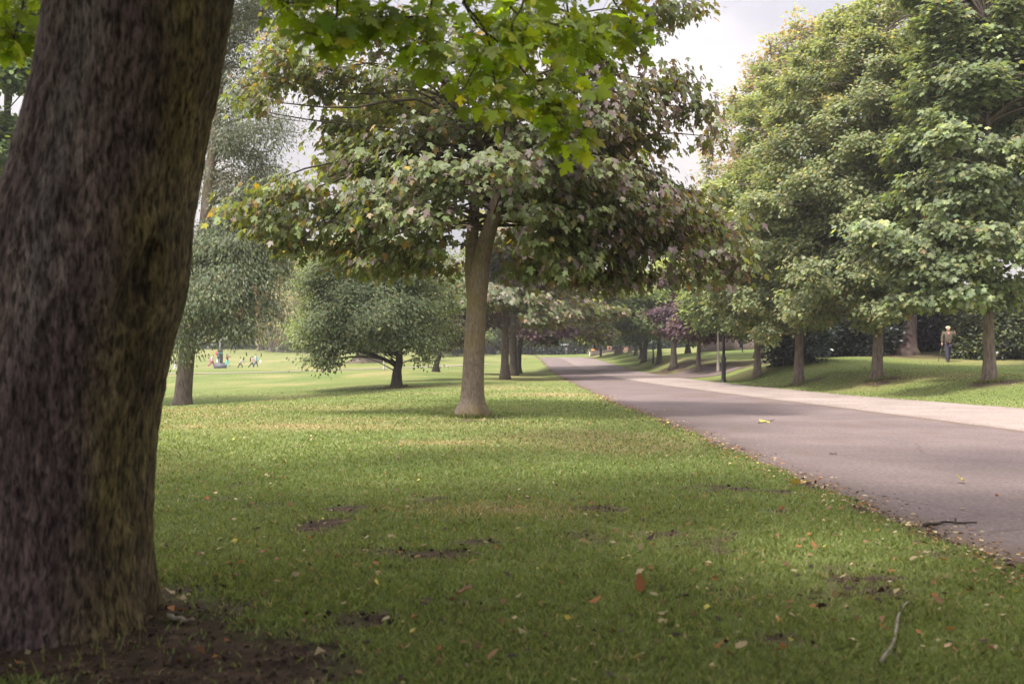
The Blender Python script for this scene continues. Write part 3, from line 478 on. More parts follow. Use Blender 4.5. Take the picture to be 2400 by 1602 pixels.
    rq = nd('ShaderNodeValToRGB', t); rq.color_ramp.elements[0].position = .35; rq.color_ramp.elements[0].color = (.62, .58, .62, 1); rq.color_ramp.elements[1].position = .65; rq.color_ramp.elements[1].color = (1.3, 1.3, 1.25, 1); l(hs[2].outputs['Fac'], rq.inputs['Fac'])
    m1 = nd('ShaderNodeMix', t, data_type='RGBA', blend_type='MULTIPLY'); m1.inputs['Factor'].default_value = 1; m2 = nd('ShaderNodeMix', t, data_type='RGBA', blend_type='MULTIPLY'); m2.inputs['Factor'].default_value = 1
    l(at.outputs['Color'], m1.inputs['A']); l(rp.outputs['Color'], m1.inputs['B']); l(m1.outputs['Result'], m2.inputs['A']); l(rq.outputs['Color'], m2.inputs['B'])
    bp = nd('ShaderNodeBump', t); bp.inputs['Strength'].default_value = .8; bp.inputs['Distance'].default_value = .02
    l(ad.outputs[0], bp.inputs['Height']); l(bp.outputs['Normal'], pb.inputs['Normal']); l(m2.outputs['Result'], pb.inputs['Base Color']); l(pb.outputs[0], out.inputs['Surface'])
    tm.build('trunk', m, r, b, smooth=True)
    topc = np.array([X0[-1], Y, Z0[-1]]); sp = np.stack([X0, np.full(nz, Y), Z0], 1)[-60:]
    # crown overhead, all of it above the upper edge of the view
    pads = []
    for k in range(110):
        d = rng.uniform(0, 2 * np.pi); q = 8.0 * rng.rand() ** .55; x = -1.2 + q * np.cos(d); y = 3.6 + q * np.sin(d); lo = 1.9 + EYE + max(0, y) * .40; z = max(lo, 3.6) + rng.rand() * 5.5; (y < 4.0 or rng.rand() < .3) and pads.append((x, y, z, 1.2, 1.2, .45))
    lm = MB()
    for p in pads[:26]: limb(lm, rng, sp, p[:3], .05 + .03 * rng.rand(), 7, .3)
    lm.build('branch', BARK_DARK, r, b, smooth=True)
    cm = MB(); foliage(cm, None, rng, pads, 26000, .24, [(.07, .11, .02), (.09, .13, .025), (.06, .09, .02)], [1, 1, 1], MAPLE, np.array([-1.2, 3.6, 6]), .4, 8, .3, .5, .5, .6, False)
    # sprays that hang into the picture: (px, v, distance) along each twig
    PALN = ([(.18, .25, .03), (.22, .29, .036), (.15, .205, .025), (.28, .29, .04), (.12, .165, .024)], [4, 3, 3, .8, 1.2]); bm = MB(); centre = []
    sprays = [[(1080, -260, 5.2), (1090, 10, 5.6), (1180, 110, 5.7), (1245, 190, 5.6), (1300, 270, 5.6), (1350, 340, 5.5)], [(1085, 5, 5.6), (1140, 80, 5.5), (1160, 190, 5.4), (1170, 265, 5.4)], [(1080, -200, 5.4), (1190, 10, 5.3), (1270, 50, 5.2), (1330, 60, 5.2), (1400, 80, 5.3)],
              [(1300, -220, 5.8), (1330, 20, 5.9), (1345, 90, 5.9), (1330, 150, 5.8)], [(1000, -200, 5.6), (1010, 20, 5.4), (960, 40, 5.2), (880, 40, 5.1), (770, 60, 5.0)], [(1010, 20, 5.4), (1000, 90, 5.2), (1020, 140, 5.1)], [(1345, 80, 5.9), (1400, 130, 6.0), (1450, 160, 6.1)],
              [(1250, 190, 5.6), (1300, 190, 5.6), (1360, 230, 5.6)], [(1400, -220, 5.9), (1430, -20, 6), (1470, 40, 6), (1490, 80, 6)], [(760, -180, 5), (790, -20, 4.9), (780, 60, 4.9), (740, 85, 4.9)], [(650, -150, 5.4), (660, -10, 5.2), (700, 10, 5)], [(1180, 110, 5.7), (1120, 150, 5.6), (1085, 215, 5.5)],
              [(1240, -200, 4.6), (1230, -10, 4.8), (1200, 60, 4.8), (1215, 120, 4.8)], [(90, -200, 5.5), (60, -20, 5.6), (40, 60, 5.6), (30, 100, 5.6)], [(20, -200, 5.5), (10, 40, 5.7), (20, 130, 5.7)], [(920, -200, 5.2), (930, -20, 5.3), (850, 30, 5.3), (830, 90, 5.3)]]
    for s in sprays:
        w = spline([P(*q) for q in s], 26)
        if s[0][1] < -100: limb(bm, rng, sp, w[0], .03, 6, .3, .3)
        bm.tube(w, np.linspace(.009, .0022, 26), 5, False)
        n = int(50 * np.linalg.norm(np.diff(w, axis=0), axis=1).sum() / .8) + 8; i = np.clip((rng.rand(n) ** .75 * 25).astype(int), 0, 25); i[:3] = 25; base = w[i]
        dirn = unit(rng.normal(size=(n, 3)) * np.array([1, .8, .5]) + np.array([.15, -.1, -.15])); pl = .07 + .09 * rng.rand(n); c = base + dirn * pl[:, None]
        for a_, c_ in zip(base, c): bm.tube([a_, (a_ + c_) / 2 + [0, 0, .008], c_], [.0016, .0014, .0012], 3, False)
        ax = unit(dirn * .8 + np.array([0, 0, -.55]) + rng.normal(size=(n, 3)) * .25); nm = unit(np.array([0, -.35, 1.0]) + rng.normal(size=(n, 3)) * .42)
        add_leaves(cm, c, ax, nm, .060 + .038 * rng.rand(n), palette(rng, n, *PALN, .14), MAPLE_FINE, .22, .16)
        kk = rng.rand(n) < .5                           # small bunches of winged seeds
        if kk.any():
            c2 = base[kk] + rng.normal(0, .03, (kk.sum(), 3)); m_ = len(c2)
            for _ in range(3): add_leaves(cm, c2 + rng.normal(0, .02, (m_, 3)), rng.normal(size=(m_, 3)) + [0, 0, -.6], rng.normal(size=(m_, 3)), .04, palette(rng, m_, [(.16, .19, .05)], [1]), LANCE, .2, .1)
    cm.build('crown', LEAF_NEAR, r, b); bm.build('twigs', BARK_DARK, r, b)
near_tree()

# --- ash on the left
def ash():
    Y = 35.0; b = P(428, 957, Y); b[2] = float(gz(b[0], Y)); p = lambda px, v, dy=0: P(px, v, Y + dy)
    rng = np.random.RandomState(21); r = empty('ash_tree', b, 'tall slender ash with airy see-through crown, just right of the huge near trunk', 'tree'); tm = MB()
    path = [b, p(432, 900), p(440, 820), p(455, 700), p(474, 590), p(490, 430), p(505, 300), p(518, 150), p(528, 0), p(540, -200), p(548, -420)]
    q = spline(path, 46); h = q[:, 2] - b[2]; v = V0 - (q[:, 2] - EYE) * F / Y; rad = np.interp(v, [-420, 0, 300, 560, 700, 860, 930, 957], [2, 7, 10.5, 14, 15.5, 18.5, 20, 25]) * Y / F; q[0, 2] -= .2
    tm.tube(q, rad, 16, True, 5, .03 + .14 * np.exp(-h / .25), .5)
    blobs = [PB(590, -60, Y, 150, 170), PB(560, 150, Y, 110, 110), PB(600, 300, Y, 110, 90), PB(560, 420, Y, 110, 60), PB(640, 470, Y, 80, 80), PB(690, 300, Y + 1, 50, 60), PB(450, 330, Y, 60, 160), PB(520, 560, Y, 80, 40), PB(450, 640, Y - 1, 50, 50)]
    low = [PB(500, 700, Y - 1.5, 100, 70), PB(575, 665, Y - 1, 60, 50), PB(600, 730, Y - 1.2, 40, 40), PB(440, 775, Y - 2, 50, 30), PB(555, 765, Y - 1.5, 60, 26), PB(430, 822, Y - 2, 40, 20), PB(610, 790, Y - 1.5, 30, 14), PB(540, 610, Y - .5, 110, 60), PB(640, 600, Y, 60, 50), PB(665, 690, Y - .8, 34, 60), PB(460, 600, Y - 1, 50, 70), PB(600, 520, Y, 90, 50)]
    pads = auto_pads(rng, blobs, 260, .8, .19); pl = auto_pads(rng, low, 210, .7, .2)
    for j, x in enumerate(pads + pl): limb(tm, rng, q, x[:3], .05 if j % 7 == 0 else .016, 6 if j % 7 == 0 else 4, .15, .2)
    for k in range(46):                                 # fine hanging bare twigs on the right of the stem
        s = p(rng.uniform(500, 660), rng.uniform(380, 600), rng.normal(0, 1)); e = s + np.array([rng.uniform(.1, .7), rng.normal(0, .3), -rng.uniform(.4, 1.3)]); tm.tube([s, (s + e) / 2 + [.12, 0, .12], e], [.012, .009, .004], 4, False)
        limb(tm, rng, q, s, .018, 4, .2, .5)
    cm = MB(); A = ([(.12, .145, .095), (.16, .18, .125), (.095, .12, .075), (.19, .20, .14)], [4, 3, 2, 1]); cen = p(520, 300)
    foliage(cm, tm, rng, pads, 52000, .14, *A, LANCE, cen, .26, 12, .2, .7, .8, .5, True, None, .006)
    B = ([(.10, .135, .075), (.14, .175, .10), (.175, .195, .08), (.19, .21, .13)], [4, 3, 1.5, 1.5]); foliage(cm, tm, rng, pl, 44000, .15, *B, LANCE, cen, .34, 14, .25, .7, .6, .5, True, None, .008)
    for k in range(34):                                 # bunches of pale brown ash keys
        c = p(rng.uniform(470, 660), rng.uniform(640, 800), -1.5 - rng.rand()); m = 16; add_leaves(cm, c + rng.normal(0, 1, (m, 3)) * [.05, .05, .13], rng.normal(size=(m, 3)) * .3 + [0, 0, -1], rng.normal(size=(m, 3)), .09, palette(rng, m, [(.26, .17, .12), (.2, .14, .09)], [1, 1]), LANCE, .1, .1)
    tm.build('trunk', BARK, r, b, smooth=True); cm.build('crown', LEAF, r, b)
ash()

# --- trees of the left-hand avenue row and of the lawn
AV = 'trees of the avenue row left of the road'
tree('sycamore_tree', 'sycamore behind the big forked one, pinkish grey leaf tops forming two low domes', 1183, 888, 50.5, .47, [PB(985, 690, 49, 108, 72, 2.2), PB(1060, 660, 50, 110, 60, 2.2), PB(1290, 695, 48.5, 150, 66, 2.5), PB(1180, 640, 50, 150, 70, 3), PB(1400, 725, 49, 70, 52, 1.6), PB(1190, 700, 47.5, 80, 55, 1.5), PB(1150, 560, 51, 160, 60, 3)],
     15000, .19, ([(.085, .095, .06), (.115, .10, .085), (.06, .075, .038), (.15, .095, .05), (.05, .06, .025)], [4, 3, 3, .5, 2]), MAPLE, 44, leaf=LEAF_SHEEN, seed=31, clump=.2, per=9, hang=.7, group=AV, path=[on_ground(1183, 50.5), P(1184, 800, 50.5), P(1186, 700, 50.5), P(1190, 560, 50.5)], cflat=.5)
tree('purple_maple', 'dark trunked purple maple, second behind the big forked sycamore', 1203, 881, 59.5, .5, [PB(1100, 735, 60, 130, 50, 3), PB(1240, 735, 60, 170, 55, 3), PB(1370, 735, 60, 80, 46, 2), PB(1200, 640, 60, 160, 80, 4), PB(1290, 560, 61, 170, 120, 4.5), PB(1200, 430, 61, 160, 110, 4.5)], 15000, .17, PURPLE, MAPLE, 34, bark=BARK_DARK, seed=32, clump=.28, group=AV, hang=.5)
tree('maple_tree', 'leaning black-trunked maple at the far end of the close row left of the road', 1214, 875, 67, .46, [PB(1290, 745, 67, 130, 46, 3.5), PB(1390, 760, 66, 90, 40, 2.5), PB(1220, 700, 67, 130, 60, 4), PB(1320, 620, 68, 150, 90, 4.5), PB(1250, 500, 68, 150, 110, 5), PB(1330, 778, 66, 110, 18, 2.5)], 16000, .17, ([(.075, .08, .02), (.10, .10, .025), (.05, .055, .02), (.06, .035, .04)], [4, 3, 3, 2]), MAPLE, 30, bark=BARK_DARK, seed=33, clump=.3, group=AV, path=[on_ground(1214, 67), P(1216, 830, 67), P(1226, 780, 67), P(1250, 740, 67), P(1280, 700, 67)])
tree('beech_tree', 'round drooping green tree on a short dark trunk on the left lawn', 930, 907, 42, .44, [PB(850, 630, 42, 130, 80, 2.4), PB(800, 580, 42, 60, 40, 1.2), PB(700, 740, 41.2, 30, 60, .7), PB(1050, 700, 42, 40, 70, 1.0), PB(790, 720, 41.5, 90, 80, 2), PB(880, 740, 41, 110, 66, 2), PB(760, 790, 41, 56, 40, 1.3), PB(985, 785, 41.5, 75, 34, 1.5), PB(950, 700, 42, 110, 90, 2.5), PB(735, 770, 41.5, 40, 60, 1), PB(930, 590, 42, 80, 40, 1.8), PB(735, 690, 41.5, 46, 80, 1.3), PB(725, 830, 40.6, 30, 24, .8), PB(690, 690, 41.6, 34, 40, .7), PB(745, 610, 42, 50, 44, 1.1), PB(900, 545, 42, 60, 40, 1.4), PB(1010, 640, 42, 70, 60, 1.6), PB(670, 800, 41, 16, 34, .4), PB(1060, 780, 41.6, 34, 30, .8), PB(770, 815, 40.8, 60, 30, 1.1), PB(720, 800, 41, 34, 44, .9), PB(800, 640, 42, 80, 60, 1.8)],
     52000, .105, ([(.08, .105, .05), (.105, .13, .065), (.062, .082, .045), (.16, .16, .075), (.13, .15, .085)], [4, 3, 2.5, 1.2, 2]), KITE, 250, bark=BARK_DARK, seed=34, clump=.33, per=16, hang=.9, flat=.75, psize=.24, limbs=50, path=[on_ground(930, 42), P(931, 870, 42), P(936, 840, 42), P(930, 780, 42), P(915, 680, 42), P(905, 600, 42)],
     extra=[PB(935, 790, 40.5, 60, 14, .8), PB(750, 846, 40.6, 24, 12, .5), PB(1000, 840, 41.5, 20, 8, .3)])
tree('purple_maple', 'small purple and green tree with crooked forked trunk beyond the drooping beech', 1025, 872, 65, .42, [PB(1030, 770, 65, 75, 42, 2.2), PB(1000, 740, 65, 70, 40, 2.2), PB(1050, 740, 64, 60, 40, 2)], 7000, .15, ([(.05, .03, .045), (.08, .05, .07), (.045, .06, .025), (.08, .09, .03), (.13, .10, .10)], [4, 2, 3, 2, 1]), MAPLE, 26, bark=BARK_DARK, seed=35, clump=.28, path=[on_ground(1022, 65), P(1024, 850, 65), P(1030, 832, 65), P(1022, 800, 65), P(1015, 760, 65)], hang=.5)
tree('beech_tree', 'old tree with a very broad spreading root flare behind the drooping beech', 860, 848, 90, 2.2, [PB(850, 720, 92, 120, 90, 5), PB(760, 740, 92, 70, 60, 4), PB(930, 770, 92, 70, 40, 4)], 9000, .3, G_MID, KITE, 30, seed=36, clump=.6, flare=.9, sides=20)

# --- right-hand side
tree('field_maple', 'broad green maple with two thick low boughs, second trunk from the right edge', 2055, 886, 33, .36, [PB(2020, 620, 33, 190, 130, 2.8), PB(1960, 430, 33.5, 200, 130, 3), PB(2120, 500, 33, 150, 150, 2.6), PB(1990, 240, 34, 190, 120, 3), PB(2110, 290, 34, 130, 130, 2.6), PB(1900, 700, 32.5, 90, 60, 1.6), PB(2080, 700, 32, 110, 50, 1.8), PB(2010, 120, 34, 130, 70, 2.4), PB(1900, 330, 34, 90, 110, 2), PB(2130, 640, 32.6, 90, 70, 1.8), PB(1930, 150, 34.5, 90, 70, 2), PB(2120, 130, 34.5, 90, 90, 2), PB(2160, 380, 33.6, 80, 120, 1.8), PB(2060, 40, 35, 120, 60, 2.2), PB(2180, 60, 35, 80, 80, 2)],
     76000, .095, ([(.085, .105, .05), (.11, .125, .06), (.062, .078, .042), (.15, .15, .07), (.125, .135, .085)], [4, 3, 3, 1.4, 1.4]), TRI, 330, seed=41, clump=.17, per=16, hang=.4, flat=.62, psize=.22, limbs=60, path=[on_ground(2055, 33), P(2058, 800, 33), P(2062, 730, 33), P(2050, 600, 33), P(2045, 450, 33), P(2060, 250, 33), P(2050, 100, 33)], tipcol=((.24, .21, .08), .05), flare=.7)
tree('field_maple', 'full rounded green maple on a straight trunk before a dark holly', 1872, 880, 37, .36, [PB(1830, 620, 37, 170, 120, 2.8), PB(1780, 520, 38, 150, 130, 2.8), PB(1880, 420, 38, 150, 120, 2.8), PB(1760, 700, 36.5, 90, 66, 2), PB(1890, 720, 36, 100, 56, 2), PB(1820, 760, 36.5, 90, 34, 1.6), PB(1850, 260, 38, 120, 110, 2.4), PB(1700, 640, 38, 80, 90, 2), PB(1720, 470, 38.5, 80, 90, 2), PB(1930, 560, 37, 90, 120, 2)],
     64000, .095, ([(.09, .112, .055), (.115, .13, .065), (.065, .083, .045), (.155, .155, .075), (.13, .14, .09)], [4, 3, 3, 1.3, 1.4]), TRI, 300, seed=42, clump=.17, per=16, hang=.4, flat=.62, psize=.22, limbs=60, tipcol=((.24, .21, .08), .05), flare=.7)
tree('maple_tree', 'fresh green maple with orange tips on a straight grey trunk right of the woman', 2320, 893, 28, .35, [PB(2320, 560, 28, 150, 110, 2.2), PB(2250, 380, 28.5, 150, 130, 2.4), PB(2350, 250, 28.5, 160, 160, 2.4), PB(2300, 80, 29, 170, 110, 2.6), PB(2190, 250, 29, 80, 100, 1.8), PB(2200, 500, 28, 90, 70, 1.5), PB(2360, 680, 27.5, 90, 36, 1.3), PB(2250, -60, 29, 130, 80, 2.2)],
     42000, .125, ([(.078, .098, .05), (.10, .122, .06), (.055, .07, .04), (.14, .155, .07)], [4, 3, 3, 1.5]), MAPLE, 280, seed=43, clump=.18, per=12, hang=.55, flat=.6, psize=.23, limbs=60, tipcol=((.28, .20, .11), .012), extra=[PB(2100, 590, 27, 90, 30, 1.0), PB(2160, 640, 27, 80, 30, 1.), PB(2040, 545, 27, 60, 20, .7), PB(2230, 690, 27, 90, 30, 1), PB(2130, 700, 27, 60, 22, .7), PB(2260, 620, 26.8, 80, 30, .9)], flare=.6,
     path=[on_ground(2320, 28), P(2318, 800, 28), P(2316, 700, 28), P(2318, 560, 28), P(2315, 300, 28), P(2310, 50, 28)])
tree('tall_maple', 'tall pale green tree with reddish orange top shoots rising behind the right row', 1800, 850, 60, .5, [PB(1862, 250, 60, 86, 116, 3), PB(1785, 340, 60, 66, 96, 2.6), PB(1720, 440, 60, 56, 76, 2.4), PB(1930, 190, 61, 90, 110, 3), PB(1690, 560, 60, 80, 110, 3), PB(1800, 480, 61, 120, 120, 4)],
     26000, .16, ([(.13, .15, .075), (.16, .17, .085), (.09, .11, .055), (.21, .18, .09)], [4, 3, 2, 1.5]), TRI, 190, seed=44, clump=.3, per=14, psize=.24, flat=.7, base=(14.9, 60, float(gz(14.9, 60))), hang=.2,
     extra=[PB(1865, 60, 60, 24, 44, .6), PB(1845, 120, 60, 40, 46, 1), PB(1805, 110, 60, 16, 50, .45), PB(1790, 180, 60, 26, 50, .7), PB(1765, 150, 60, 14, 34, .4), PB(1755, 210, 60, 30, 36, .7), PB(1905, 80, 60, 20, 40, .5), PB(1930, 70, 60, 30, 36, .6), PB(2050, 60, 61, 34, 36, .8), PB(2010, 60, 61, 16, 40, .4), PB(1750, 250, 60, 30, 40, .7), PB(1715, 230, 60, 22, 26, .6), PB(1690, 280, 60, 22, 30, .6), PB(1665, 330, 60, 20, 40, .6), PB(1970, 80, 61, 34, 34, .8), PB(1660, 400, 60, 24, 50, .8)], tipcol=((.36, .22, .14), .42))
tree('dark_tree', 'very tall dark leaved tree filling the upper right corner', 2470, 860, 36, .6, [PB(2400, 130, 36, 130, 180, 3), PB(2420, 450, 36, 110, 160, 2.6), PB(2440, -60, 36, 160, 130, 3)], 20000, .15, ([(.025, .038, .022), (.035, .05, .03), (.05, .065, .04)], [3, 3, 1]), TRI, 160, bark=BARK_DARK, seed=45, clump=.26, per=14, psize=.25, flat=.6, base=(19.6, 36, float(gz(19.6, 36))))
RR = 'trees of the row right of the road'
tree('maple_tree', 'green maple with a straight bare trunk just right of the black lamp post', 1775, 873, 44, .34, [PB(1700, 690, 44, 90, 70, 2.4), PB(1760, 640, 44, 100, 110, 2.6), PB(1690, 760, 43.5, 60, 26, 1.4), PB(1790, 740, 43.5, 80, 44, 2)], 20000, .12, ([(.075, .10, .05), (.10, .12, .06), (.055, .07, .035), (.14, .15, .07)], [4, 3, 3, 1]), TRI, 130, seed=46, clump=.2, per=14, group=RR, flat=.6, psize=.26)
tree('slim_tree', 'slim pale straight trunk right behind the black lamp post', 1683, 865, 52, .16, [PB(1660, 700, 52, 60, 50, 1.6), PB(1700, 730, 52, 50, 40, 1.6)], 5000, .14, G_MID, TRI, 16, bark=BARK_PALE, seed=47, clump=.28, group=RR, flare=.2)
tree('purple_maple', 'purple maple left of the black lamp post with low hanging purple sprays', 1637, 859, 56, .33, [PB(1660, 762, 56, 75, 34, 2), PB(1700, 765, 56, 60, 36, 2), PB(1640, 720, 56, 60, 50, 2), PB(1610, 735, 55, 34, 34, 1)], 7000, .15, PURPLE, TRI, 26, seed=48, clump=.28, group=RR, hang=.6)
tree('purple_maple', 'tall copper purple maple with a dark reddish flaring trunk right of the road', 1579, 851, 62, .42, [PB(1600, 690, 62, 50, 70, 1.8), PB(1600, 560, 63, 70, 120, 2.5), PB(1590, 490, 63, 46, 70, 1.8), PB(1560, 760, 62, 60, 40, 2)], 12000, .15, PURPLE, TRI, 36, bark=BARK_DARK, seed=49, clump=.3, group=RR, flare=.9)
tree('maple_tree', 'bright yellow-green maple behind the copper purple one, on the upper grass', 1612, 829, 78, .42, [PB(1540, 660, 78, 80, 70, 3.5), PB(1620, 640, 80, 60, 60, 3), PB(1610, 760, 78, 70, 40, 3)], 9000, .19, G_YEL, TRI, 28, seed=50, clump=.4, group=RR)
tree('maple_tree', 'green tree on a thick dark trunk beside the slimmest black stem', 1545, 843, 70, .42, [PB(1530, 740, 70, 75, 46, 3), PB(1480, 720, 70, 70, 50, 3), PB(1540, 680, 71, 70, 50, 3)], 10000, .17, G_MID, TRI, 30, bark=BARK_DARK, seed=51, clump=.34, group=RR)
tree('slim_tree', 'slimmest black-stemmed young tree among the right-hand trunks', 1531, 843, 71.5, .16, [PB(1528, 765, 71.5, 26, 20, 1)], 1200, .16, G_DARK, KITE, 10, bark=BARK_DARK, seed=52, clump=.3, group=RR, flare=.1)
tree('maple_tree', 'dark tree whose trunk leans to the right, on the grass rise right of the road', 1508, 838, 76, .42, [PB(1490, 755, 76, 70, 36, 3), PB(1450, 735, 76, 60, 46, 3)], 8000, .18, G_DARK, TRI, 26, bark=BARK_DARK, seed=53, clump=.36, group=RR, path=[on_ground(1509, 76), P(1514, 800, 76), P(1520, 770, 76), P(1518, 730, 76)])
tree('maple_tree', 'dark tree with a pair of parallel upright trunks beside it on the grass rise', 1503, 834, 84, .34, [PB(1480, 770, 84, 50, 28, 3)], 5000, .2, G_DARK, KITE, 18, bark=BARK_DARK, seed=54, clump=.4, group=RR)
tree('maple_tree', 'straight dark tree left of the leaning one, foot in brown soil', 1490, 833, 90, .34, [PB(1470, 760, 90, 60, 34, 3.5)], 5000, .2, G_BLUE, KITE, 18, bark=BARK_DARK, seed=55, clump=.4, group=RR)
tree('maple_tree', 'grey trunked tree standing before a purplish pale wall, right of the brick pillar', 1476, 830, 97, .36, [PB(1450, 760, 97, 60, 40, 3.5)], 5000, .22, G_BLUE, KITE, 18, seed=56, clump=.4, group=RR)
tree('maple_tree', 'pale grey tree on the road bank, right one of a close pair', 1455, 829, 103, .42, [PB(1440, 740, 103, 60, 50, 4)], 5000, .22, G_YEL, KITE, 18, seed=57, clump=.45, group=RR)
tree('maple_tree', 'pale grey tree on the road bank, left one of a close pair', 1445, 830.5, 101, .42, [PB(1420, 760, 101, 50, 40, 3.5)], 5000, .22, G_YEL, KITE, 18, seed=58, clump=.45, group=RR)
tree('redwood_tree', 'massive purplish brown trunk with a wide fluted base, behind the walking woman', 2135, 829, 50, .86, [PB(2130, 560, 50, 160, 140, 4), PB(2150, 300, 50, 120, 160, 3.5)], 12000, .2, G_DARK, KITE, 36, bark=bark_mat('bark_redwood', (.05, .035, .035), (.17, .12, .115), (.12, .12, .05), (7, 7, 1.2), .8), seed=59, clump=.5, flare=.75, sides=22, path=[on_ground(2127, 50), P(2131, 780, 50), P(2136, 700, 50), P(2142, 400, 50), P(2146, 200, 50)])
# --- beyond the crest of the road and along the far side of the lawn
FT = 'distant trees beyond the crest of the road'
far = [(1335, 130, .42, BARK_DARK, G_MID, 'dark thick trunk beyond the crest in line with the middle of the road'), (1283, 132, .3, BARK, G_YEL, 'grey trunk beyond the crest, over the left lane of the road'), (1246, 136, .3, BARK, G_MID, 'right of two grey trunks beyond the left verge'), (1238, 134, .34, BARK, G_YEL, 'left of two grey trunks beyond the left verge'), (1370, 134, .28, BARK_DARK, G_YEL, 'thin dark trunk beyond the crest left of the white board'),
       (1356, 140, .3, BARK_PALE, G_BLUE, 'pale thin trunk beyond the crest left of the white board'), (1402, 128, .22, BARK_DARK, G_MID, 'thin dark trunk beyond the crest right of the orange sign'), (1414, 126, .3, BARK_PALE, G_YEL, 'pale trunk between the blue lamp post and the brick pillar'), (1143, 128, .36, BARK_DARK, G_MID, 'dark trunk showing right of the forked sycamore at the lawn end'), (1155, 132, .3, BARK_DARK, PURPLE, 'dark trunk with purple leaves near the end of the lawn'),
       (1068, 112, .6, BARK_DARK, G_YEL, 'dark thick slanting trunk at the lawn end left of the forked sycamore'), (1042, 120, .4, BARK, G_MID, 'grey trunk at the lawn end right of the crooked purple tree')]
for i, (px, Y, d, bk, pal, lab) in enumerate(far):
    k = Y / F; tree('park_tree', lab, px, 0, Y, d, [PB(px, 775, Y, 62, 26, 4), PB(px + 14, 735, Y + 1, 66, 36, 4.5)], 4200, .26, pal, KITE, 20, bark=bk, seed=70 + i, clump=.5, group=FT, flare=.35, limbs=6, sides=9)
BT = 'olive birches at the far end of the left lawn'
for i, (px, v, Y, d, lab) in enumerate([(604, 822, 150, .5, 'slim grey birch, leftmost of the olive group at the lawn end'), (637, 823, 148, .9, 'thickest grey-footed birch of the olive group at the lawn end'), (651, 824, 146, .55, 'leaning white-barked birch of the olive group at the far lawn end'), (612, 822, 160, .8, 'dark trunked tree just behind the slim birch at the lawn end')]):
    tree('birch_tree', lab, px, v, Y, d, [PB(px + 40, 676 - 8 * i, Y, 78, 84, 5), PB(px + 20, 765, Y - 1, 60, 34, 4), PB(px + 70, 740, Y, 60, 60, 5)], 9000, .3, ([(.13, .12, .055), (.17, .15, .065), (.10, .10, .045), (.20, .17, .09)], [3, 3, 2, 1]), LANCE, 34, bark=BARK_DARK if i == 3 else BARK_PALE, seed=90 + i, clump=.6, hang=1.1, group=BT, flare=.5, flat=.9, updir=.4)
BW = 'trees closing the far side of the left lawn'
for i, (px, v, Y, rx, top, pal, lab) in enumerate([(430, 812, 165, 90, 640, G_MID, 'green far tree half hidden by the ash trunk'), (530, 812, 172, 90, 650, G_BLUE, 'blue-green far tree behind the bronze sculpture'), (740, 818, 158, 90, 585, G_MID, 'green far tree between the birches and the drooping beech'), (330, 815, 160, 90, 640, G_DARK, 'dark far tree behind the huge near trunk'), (980, 826, 135, 90, 700, G_YEL, 'light green far tree behind the crooked purple tree'), (1100, 828, 140, 80, 720, G_MID, 'green far tree right behind the forked sycamore trunk')]):
    tree('park_tree', lab, px, v, Y, .7, [PB(px, (top + 800) / 2, Y, rx, (800 - top) / 2, 6), PB(px + 20, 785, Y - 2, rx, 26, 5)], 9000, .38, pal, KITE, 36, bark=BARK_DARK, seed=110 + i, clump=.7, group=BW, flare=.3, limbs=6)
tree('oak_tree', 'dark green tree peeping out on the left behind the huge near trunk', 12, 905, 32, .5, [PB(40, 250, 32, 150, 190, 3), PB(-60, 420, 32, 150, 120, 3), PB(60, 60, 32, 120, 120, 3), PB(20, 520, 32, 60, 60, 1.4)], 16000, .16, ([(.04, .065, .02), (.06, .09, .025), (.09, .12, .03), (.03, .045, .02)], [3, 3, 1.5, 2]), TRI, 46, bark=BARK_DARK, seed=130, clump=.28, base=(-16.2, 32, float(gz(-16.2, 32))))

# --- hedges and shrubs
def shrub(name, label, cat, blobs, n, size, pal, T=KITE, seed=1, npad=30, leaf=None, clump=.3, per=16, group=None, hang=.0, tip=None):
    rng = np.random.RandomState(seed); blobs = [np.asarray(b, float) for b in blobs]; c = np.mean([b[:3] for b in blobs], axis=0); b = np.array([c[0], c[1], float(gz(c[0], c[1]))])
    r = empty(name, b, label, cat, group); cm = MB(); tm = MB(); n = int(n * 2.4); size = size * 1.25; pads = auto_pads(rng, blobs, npad, .75, .5)
    lo_, hi_ = min(pads, key=lambda q: q[0]), max(pads, key=lambda q: q[0]); e0 = b + (np.array([lo_[0], lo_[1], b[2]]) - b) * .75; e1 = b + (np.array([hi_[0], hi_[1], b[2]]) - b) * .75; rt = np.array([e0 + (e1 - e0) * t for t in np.linspace(0, 1, 8)]); rt[:, 2] = gz(rt[:, 0], rt[:, 1]) - .06; tm.tube(rt, np.full(8, .06), 5)
    for x in pads:
        x0 = b + (np.asarray(x[:3]) - b) * [.75, .75, 0]; x0[2] = float(gz(x0[0], x0[1])) - .05; tm.tube(spline([x0, (x0 + x[:3]) / 2 + rng.normal(0, .08, 3), x[:3]], 6), np.linspace(.035, .012, 6), 5)
    foliage(cm, tm, rng, pads, n, size, *pal, T, c - [0, 0, 1.0], clump, per, .2, hang, .8, .5, False, tip, .01, .7)
    tm.build('stems', BARK_DARK, r, b, smooth=True); cm.build('foliage', leaf or LEAF_DULL, r, b); return r
